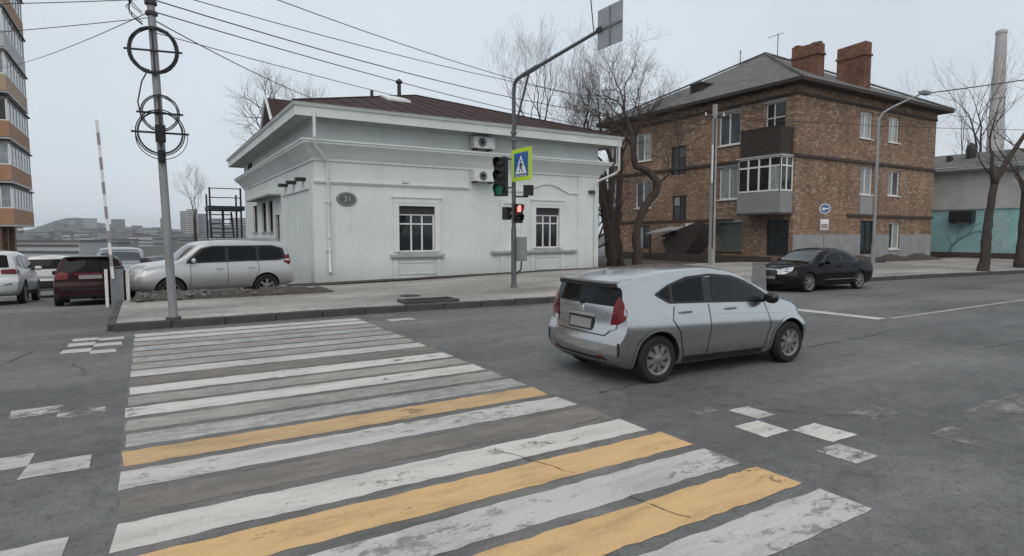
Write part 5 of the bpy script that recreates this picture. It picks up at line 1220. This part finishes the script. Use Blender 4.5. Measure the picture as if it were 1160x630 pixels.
a.side('window',[(.73,1.13),(.92,1.035),(.92,1.235)],'car_glass',.009,.02)
a.side('window',[(1.68,1.005),(2.62,.965),(2.74,1.03),(2.44,1.19),(2.12,1.295),(1.68,1.335)],'car_glass_light',.009,.04)
rg=a.rear('rear_window',[(-.74,.995),(.74,.995),(.66,1.235),(-.66,1.235)],'car_glass',.006,.06)
a.front('windshield',[(-.60,1.00),(.60,1.00),(.50,1.39),(-.50,1.39)],'car_glass',.006,.06)
for nm,ln in (('door_seam',[(.98,.97),(.93,.80),(1.06,.62),(1.15,.30)]),('door_seam',[(1.60,.97),(1.60,.60),(1.56,.26)]),('door_seam',[(2.72,.93),(2.80,.62),(2.72,.27)]),('sill_seam',[(1.15,.29),(2.72,.27)])): a.side_seam(nm,ln,.010)
for x in (1.16,2.0):
    for sg in (1,-1):
        h=a.hit((x-a.cx)*sg,.885,Vector((0,-sg,0)),0); MB().box((h.x-.10,h.y-.004,h.z-.014),(h.x+.10,h.y+sg*.028+.004*(sg<0),h.z+.014)).build('door_handle','paint_silver',a.t)
a.corner('tail_light',[(-.03,1.04),(.025,1.13),(.06,1.07),(.13,.93),(.115,.86),(-.01,.765),(-.09,.745),(-.065,.87)],'lens_red',ang=50,off=.012,r=.03)
a.corner('tail_light_lower',[(-.085,.765),(-.005,.775),(-.02,.715),(-.095,.69)],'lens_clear',ang=50,off=.016,r=.015)
a.rear('plate_recess',[(-.29,.83),(.29,.83),(.27,.655),(-.27,.655)],'matt_black',.004,.03)
a.rear('number_plate',[(-.235,.80),(.235,.80),(.235,.675),(-.235,.675)],'number_plate',.012,.01)
a.box('plate_garnish',(.07,-.30,.83),(.12,.30,.862),'chrome',bev=.008)
a.box('spoiler',(.10,-.56,1.275),(.34,.56,1.300),'paint_silver',bev=.009)
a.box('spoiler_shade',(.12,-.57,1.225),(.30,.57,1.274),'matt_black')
a.box('wiper',(.075,-.02,1.01),(.10,.22,1.03),'matt_black'); a.box('wiper_pivot',(.06,-.035,.98),(.12,.025,1.03),'matt_black',bev=.01)
MB().lathe([(0,.012),(.045,.012),(.05,0)],16,Matrix.Translation((.098-a.cx,0,.925)) @ Matrix.Rotation(R(-90),4,'Y')).build('emblem','chrome',a.t)
a.box('model_badge',(.10,-.50,.885),(.106,-.42,.90),'chrome')
a.rear('bumper_lower',[(-.60,.34),(.60,.34),(.52,.25),(-.52,.25)],'matt_black',.006,.03)
a.seam('tailgate_seam',[(-.62,1.0),(-.60,.70),(-.52,.625),(.52,.625),(.60,.70),(.62,1.0)],Vector((1,0,0)),.012)
a.corner('bumper_vent',[(.02,.56),(.045,.56),(.045,.40),(.02,.38)],'matt_black',ang=60,off=.010,r=.004)
a.corner('rear_reflector',[(-.32,.36),(-.22,.37),(-.22,.335),(-.32,.33)],'lens_red',ang=40,off=.009,r=.008)
a.corner('headlight',[(-.36,.80),(-.10,.86),(.12,.90),(.10,.82),(-.14,.68),(-.36,.64)],'lens_clear','front',48,.008,.03)
a.front('grille',[(-.45,.50),(.45,.50),(.40,.30),(-.40,.30)],'matt_black',.006,.04)
for ax in (.70,3.25):
    for sg in (1,-1):
        R_=.385; a.seam('arch_lip',[((ax+R_*math.cos(q)-a.cx)*sg,.308+R_*math.sin(q)) for q in [R(-8)+R(196)*i/24 for i in range(25)]],Vector((0,-sg,0)),.040,'paint_silver',.005)
a.side_seam('shoulder_line',[(.80,.83),(1.6,.845),(2.6,.80),(3.1,.76)],.012,m='paint_silver')
a.mirrors(2.70,1.0,'gloss_black'); a.box('antenna_fin',(.45,-.02,1.36),(.60,.02,1.415),'paint_silver',bev=.01)
a.box('exhaust',(.12,-.45,.22),(.32,-.39,.27),'metal_dark'); a.side('sill_trim',[(1.15,.275),(2.70,.255),(2.70,.20),(1.15,.21)],'matt_black',.006,.02)

# --- generic parts for the other cars
def dress(c, dlo, panes, rear_glass, wind, doors, tails, heads, handle_z=.95, handles=(), paint=None, plate=(.8,.68), grille=None, mirror=None, trimm='gloss_black', glassm='car_glass', spokes=5, belt_mould=None):
    c.wheels(spokes)
    c.side('window_trim',dlo,trimm,.005,.04)
    for p in panes: c.side('window',p,glassm,.010,.03)
    if rear_glass: c.rear('rear_window',rear_glass,glassm,.006,.05)
    if wind: c.front('windshield',wind,'car_windshield',.006,.05)
    for ln in doors: c.side_seam('door_seam',ln,.012)
    for tl,an in tails: c.corner('tail_light',tl,'lens_red','rear',an,.010,.02,.10)
    for hl,an in heads: c.corner('headlight',hl,'lens_clear','front',an,.010,.02,.06)
    for x in handles:
        for sg in (1,-1):
            h=c.hit((x-c.cx)*sg,handle_z,Vector((0,-sg,0)),0)
            if h: MB().box((h.x-.10,h.y-.004,h.z-.015),(h.x+.10,h.y+sg*.03+.004*(sg<0),h.z+.015)).build('door_handle',c.paint,c.t)
    if plate: c.rear('number_plate',[(-.26,plate[0]),(.26,plate[0]),(.26,plate[1]),(-.26,plate[1])],'number_plate',.012,.01)
    if grille: c.front('grille',grille,'matt_black',.008,.03); 
    c.front('number_plate',[(-.26,.55),(.26,.55),(.26,.44),(-.26,.44)],'number_plate',.014,.01)
    if mirror: c.mirrors(*mirror)

car_paint('paint_pearl',(.47,.47,.465),.35,.32); car_paint('car_white',(.62,.63,.63),.05,.32)
prado=dict(L=4.80,rear_axle=.98,wb=2.79,wr=.385,rimf=.62,
 top=[(.12,1.78),(.5,1.815),(1.6,1.84),(2.6,1.81),(2.9,1.74),(3.35,1.40),(3.62,1.23),(3.9,1.19),(4.4,1.13),(4.68,1.00)],belt=[(.12,1.20),(1.5,1.19),(3.0,1.17),(3.6,1.12),(4.68,.92)],sill=[(0,.42),(.6,.36),(4,.36),(4.8,.42)],
 rear=[(.36,.12),(.5,.02),(.7,.0),(.85,.03),(1.2,.06),(1.78,.12)],front=[(.36,4.66),(.55,4.78),(.75,4.80),(.95,4.76),(1.02,4.70)],plan=[(0,.86),(.06,.90),(.2,.935),(.5,.94),(.8,.935),(.94,.89),(1,.78)],roofw=[(0,.76),(.1,.79),(.5,.81),(.7,.82),(1,.80)],crown=.035,bulge=(.09,.15),inset=.075)
c=Car('white_offroader','dusty white off-road wagon parked beside the white house behind the earth bank',prado,'paint_pearl',(1.72,20.35),R(180+10),lane_drop(0,20.35)+.006); c.t.scale=(.94,.97,.95)
dress(c,[(.28,1.27),(.55,1.20),(1.6,1.20),(3.35,1.17),(3.30,1.28),(2.92,1.62),(2.6,1.70),(.75,1.70),(.40,1.60)],[[(.38,1.30),(.60,1.25),(1.18,1.25),(1.18,1.65),(.78,1.65),(.48,1.56)],[(1.28,1.25),(2.12,1.24),(2.12,1.66),(1.28,1.66)],[(2.22,1.24),(3.12,1.22),(3.12,1.32),(2.84,1.58),(2.58,1.66),(2.22,1.66)]],
 [(-.64,1.24),(.64,1.24),(.58,1.66),(-.58,1.66)],[(-.66,1.27),(.66,1.27),(.58,1.72),(-.58,1.72)],[[(1.24,1.2),(1.20,.95),(1.42,.45)],[(2.17,1.2),(2.17,.44)],[(3.22,1.17),(3.25,.46)]],
 [([(-.16,1.36),(.02,1.40),(.16,1.34),(.20,1.14),(.06,1.06),(-.18,1.06)],62)],[([(-.34,1.05),(-.05,1.06),(.14,1.04),(.08,.92),(-.30,.86)],50)],1.0,(1.45,2.38),plate=None,grille=[(-.38,.98),(.38,.98),(.34,.70),(-.34,.70)],mirror=(3.16,1.26),spokes=6)
c.corner('tail_light_white',[(-.16,1.25),(.16,1.25),(.16,1.19),(-.17,1.18)],'lens_clear','rear',62,.015,.01,.10)
c.side('sill_step',[(1.5,.46),(3.1,.46),(3.1,.37),(1.5,.37)],'panel_grey',.02,.02); c.box('rear_bumper',(-.02,-.80,.45),(.16,.80,.66),'paint_pearl',bev=.04)
for sg in (-1,1): MB().tube([(.4-c.cx,sg*.60,1.86),(.5-c.cx,sg*.60,1.90),(2.5-c.cx,sg*.60,1.90),(2.6-c.cx,sg*.60,1.85)],.022,6).build('roof_rail','metal_grey',c.t)

car_paint('paint_red',(.022,.002,.0045),.0,.25)
wag=dict(L=4.42,rear_axle=.85,wb=2.6,wr=.32,top=[(.16,1.40),(.5,1.45),(1.5,1.47),(2.3,1.44),(2.6,1.36),(3.2,1.03),(3.5,.96),(4.0,.88),(4.28,.74)],belt=[(.16,.98),(2,.96),(3.1,.93),(4.28,.66)],sill=[(0,.26),(.6,.2),(4.42,.22)],
 rear=[(.2,.12),(.32,.0),(.6,.0),(.68,.05),(.95,.07),(1.4,.16)],front=[(.2,4.34),(.4,4.42),(.6,4.40),(.76,4.30)],plan=[(0,.80),(.06,.83),(.2,.86),(.5,.865),(.8,.855),(.94,.80),(1,.7)],roofw=[(0,.62),(.1,.64),(.5,.67),(.7,.70),(1,.68)],crown=.035,bulge=(.14,.28))
c=Car('red_wagon','dark red estate car parked with its back to the street beside the barrier',wag,'paint_red',(-1.36,21.75),R(92),lane_drop(0,21.75)); c.t.scale=(1,1,.92); c.t.rotation_euler.y=.055
dress(c,[(.35,1.06),(.6,.99),(2.9,.955),(2.5,1.30),(2.2,1.36),(.8,1.36),(.45,1.28)],[[(.5,1.06),(.7,1.02),(1.1,1.02),(1.1,1.31),(.82,1.31),(.55,1.24)],[(1.2,1.02),(1.9,1.01),(1.9,1.32),(1.2,1.32)],[(2.0,1.01),(2.7,.99),(2.42,1.25),(2.2,1.32),(2.0,1.32)]],
 [(-.62,1.0),(.62,1.0),(.55,1.34),(-.55,1.34)],[(-.62,1.06),(.62,1.06),(.52,1.40),(-.52,1.40)],[[(1.15,.98),(1.05,.7),(1.2,.3)],[(1.95,.97),(1.95,.28)],[(2.9,.95),(2.9,.28)]],[([(-.30,.97),(-.10,1.0),(.05,.96),(.02,.80),(-.28,.78)],45)],[([(-.3,.74),(-.05,.82),(.1,.80),(.0,.66),(-.3,.62)],48)],.86,(1.3,2.1),plate=(.90,.79),grille=[(-.4,.70),(.4,.70),(.36,.5),(-.36,.5)],mirror=(2.8,1.0))
c.rear('garnish',[(-.36,.955),(.36,.955),(.36,.915),(-.36,.915)],'lens_red',.012,.01); c.rear('bumper_strip',[(-.7,.52),(.7,.52),(.7,.49),(-.7,.49)],'matt_black',.006,.005); c.box('spoiler',(.06,-.55,1.40),(.3,.55,1.44),'paint_red',bev=.012); c.rear('bumper_lower',[(-.6,.33),(.6,.33),(.55,.24),(-.55,.24)],'matt_black',.008,.02)

suv=dict(L=4.66,rear_axle=.93,wb=2.67,wr=.36,rimf=.66,top=[(.2,1.58),(.6,1.62),(1.6,1.65),(2.4,1.61),(2.8,1.50),(3.35,1.14),(3.6,1.08),(4.2,1.0),(4.52,.86)],belt=[(.2,1.10),(2,1.07),(3.3,1.03),(4.52,.78)],sill=[(0,.34),(.6,.27),(4.66,.28)],
 rear=[(.27,.14),(.42,.02),(.7,.0),(.82,.06),(1.1,.08),(1.58,.2)],front=[(.27,4.55),(.5,4.66),(.7,4.64),(.88,4.54)],plan=[(0,.82),(.06,.86),(.2,.895),(.5,.90),(.8,.89),(.94,.84),(1,.74)],roofw=[(0,.64),(.1,.66),(.5,.70),(.7,.73),(1,.70)],crown=.04,bulge=(.15,.28))
DLO=[(.42,1.20),(.7,1.11),(3.15,1.06),(2.72,1.42),(2.35,1.53),(.95,1.52),(.55,1.42)]
PN=[[(.58,1.22),(.8,1.15),(1.2,1.14),(1.2,1.47),(.97,1.47),(.66,1.38)],[(1.3,1.14),(2.05,1.13),(2.05,1.48),(1.3,1.48)],[(2.15,1.13),(2.95,1.11),(2.64,1.38),(2.33,1.48),(2.15,1.48)]]
RG=[(-.62,1.12),(.62,1.12),(.56,1.50),(-.56,1.50)]; WS=[(-.64,1.18),(.64,1.18),(.54,1.57),(-.54,1.57)]
DR=[[(1.25,1.1),(1.18,.85),(1.36,.36)],[(2.1,1.09),(2.1,.34)],[(3.05,1.05),(3.05,.36)]]
HL=[([(-.36,.92),(-.05,.98),(.12,.96),(.02,.82),(-.34,.78)],48)]
c=Car('silver_white_suv','pearl white family off-roader with red tail lights parked along the left edge of the yard',suv,'car_white',(-4.12,25.2),R(90),lane_drop(0,25.2)); c.t.rotation_euler.y=.058
dress(c,DLO,PN,RG,WS,DR,[([(-.36,1.06),(-.08,1.08),(.10,1.04),(.04,.92),(-.36,.93)],45)],HL,.94,(1.45,2.28),plate=(.92,.80),grille=[(-.4,.85),(.4,.85),(.36,.6),(-.36,.6)],mirror=(3.0,1.12)); c.side('sill_trim',[(1.4,.42),(3.0,.42),(3.0,.30),(1.4,.30)],'matt_black',.012,.02); c.corner('bumper_chrome',[(-.42,.60),(-.10,.66),(-.08,.62),(-.42,.55)],'chrome','rear',45,.012,.01)
c=Car('white_crossover','white crossover with dark lower bumper parked behind the red estate car',suv,'car_white',(-3.3,31.3),R(90),lane_drop(0,31.3)); c.t.rotation_euler.y=.058
dress(c,DLO,PN,RG,WS,DR,[([(-.36,1.06),(-.08,1.10),(.08,1.06),(.04,.90),(-.36,.96)],45)],HL,.94,(1.45,2.28),plate=(.86,.74),grille=[(-.4,.85),(.4,.85),(.36,.6),(-.36,.6)],mirror=(3.0,1.12)); c.rear('bumper_lower',[(-.74,.66),(.74,.66),(.7,.36),(-.7,.36)],'matt_black',.008,.03)
car_paint('paint_greysilver',(.32,.34,.35),.6,.32)
c=Car('grey_suv','grey silver off-roader nose on behind the barrier',suv,'paint_greysilver',(-.8,26.6),R(-88),lane_drop(0,26.6)+.006); c.t.scale=(1,1.02,1.1); c.t.rotation_euler.y=-.058
dress(c,DLO,PN,RG,WS,DR,[([(-.36,1.06),(-.08,1.08),(.10,1.04),(.04,.92),(-.36,.93)],45)],HL,.94,(1.45,2.28),plate=(.92,.80),grille=[(-.45,.88),(.45,.88),(.4,.55),(-.4,.55)],mirror=(3.0,1.15))
sed=dict(L=4.83,rear_axle=1.05,wb=2.775,wr=.325,rimf=.70,top=[(.10,1.02),(.6,1.06),(1.0,1.16),(1.5,1.37),(2.0,1.435),(2.5,1.42),(2.85,1.33),(3.45,1.02),(3.75,.95),(4.3,.87),(4.68,.72)],belt=[(.1,.92),(2,.94),(3.4,.92),(4.68,.64)],sill=[(0,.24),(.6,.19),(4.83,.2)],
 rear=[(.19,.12),(.32,.0),(.65,.0),(.95,.05),(1.02,.10)],front=[(.2,4.72),(.4,4.82),(.58,4.83),(.74,4.72)],plan=[(0,.80),(.06,.85),(.2,.885),(.5,.895),(.8,.885),(.94,.83),(1,.72)],roofw=[(0,.74),(.15,.68),(.3,.64),(.55,.66),(.72,.72),(1,.70)],crown=.04,bulge=(.16,.32))
car_paint('paint_black',(.004,.004,.005),.0,.10); car_paint('paint_graphite',(.03,.032,.036),.4,.25)
SD=[(.95,1.04),(1.1,.985),(3.25,.955),(2.8,1.26),(2.45,1.355),(2.0,1.37),(1.55,1.31)]
SP=[[(1.12,1.05),(1.3,1.01),(1.95,1.0),(1.95,1.32),(1.62,1.27)],[(2.05,1.0),(3.0,.985),(2.74,1.21),(2.42,1.31),(2.05,1.325)]]
def sedan(name,label,paint,loc,hd):
    c=Car(name,label,sed,paint,loc,hd,lane_drop(loc[0],loc[1]))
    dress(c,SD,SP,[(-.56,1.10),(.56,1.10),(.50,1.36),(-.50,1.36)],[(-.64,1.04),(.64,1.04),(.54,1.39),(-.54,1.39)],[[(1.15,.97),(1.05,.75),(1.3,.28)],[(2.0,.96),(2.0,.27)],[(3.05,.95),(3.05,.27)]],[([(-.4,.92),(-.08,.94),(.08,.9),(.04,.74),(-.4,.72)],45)],[([(-.40,.74),(-.10,.82),(.16,.86),(.10,.74),(-.16,.62),(-.38,.60)],50)],.84,(1.4,2.2),plate=(.8,.69),grille=[(-.34,.74),(.34,.74),(.30,.58),(-.30,.58)],mirror=(3.0,1.0),spokes=7); return c
c=sedan('black_sedan','shiny black sedan parked at the kerb before the brick house','paint_black',(19.75,12.3),R(180-4)); c.t.scale=(.94,.96,.97); c.side('door_strip',[(1.35,.42),(3.0,.42),(3.0,.395),(1.35,.395)],'chrome',.012,.004); c.front('grille_chrome',[(-.36,.775),(.36,.775),(.36,.745),(-.36,.745)],'chrome',.012,.008); c.front('lower_intake',[(-.5,.40),(.5,.40),(.45,.27),(-.45,.27)],'matt_black',.008,.03)
sedan('dark_sedan','dark sedan parked between the grey off-roader and the white off-road wagon','paint_graphite',(.6,25.4),R(-75)).t.rotation_euler.y=-.056

# ------------------------------------------------------------------ haze
m, nt, N, L, P = base_mat('haze_air'); N.remove(P); pv=N.new('ShaderNodeVolumePrincipled'); pv.inputs['Color'].default_value=(.86,.90,.95,1); pv.inputs['Density'].default_value=.00020; pv.inputs['Anisotropy'].default_value=.0
L.new(pv.outputs['Volume'],N['Material Output'].inputs['Volume'])
hz=MB().box((-4100,-3100,-40),(4100,4100,75)).build('haze',m); tag(hz,'thin pale haze in the damp air over the whole street','haze',kind='stuff')
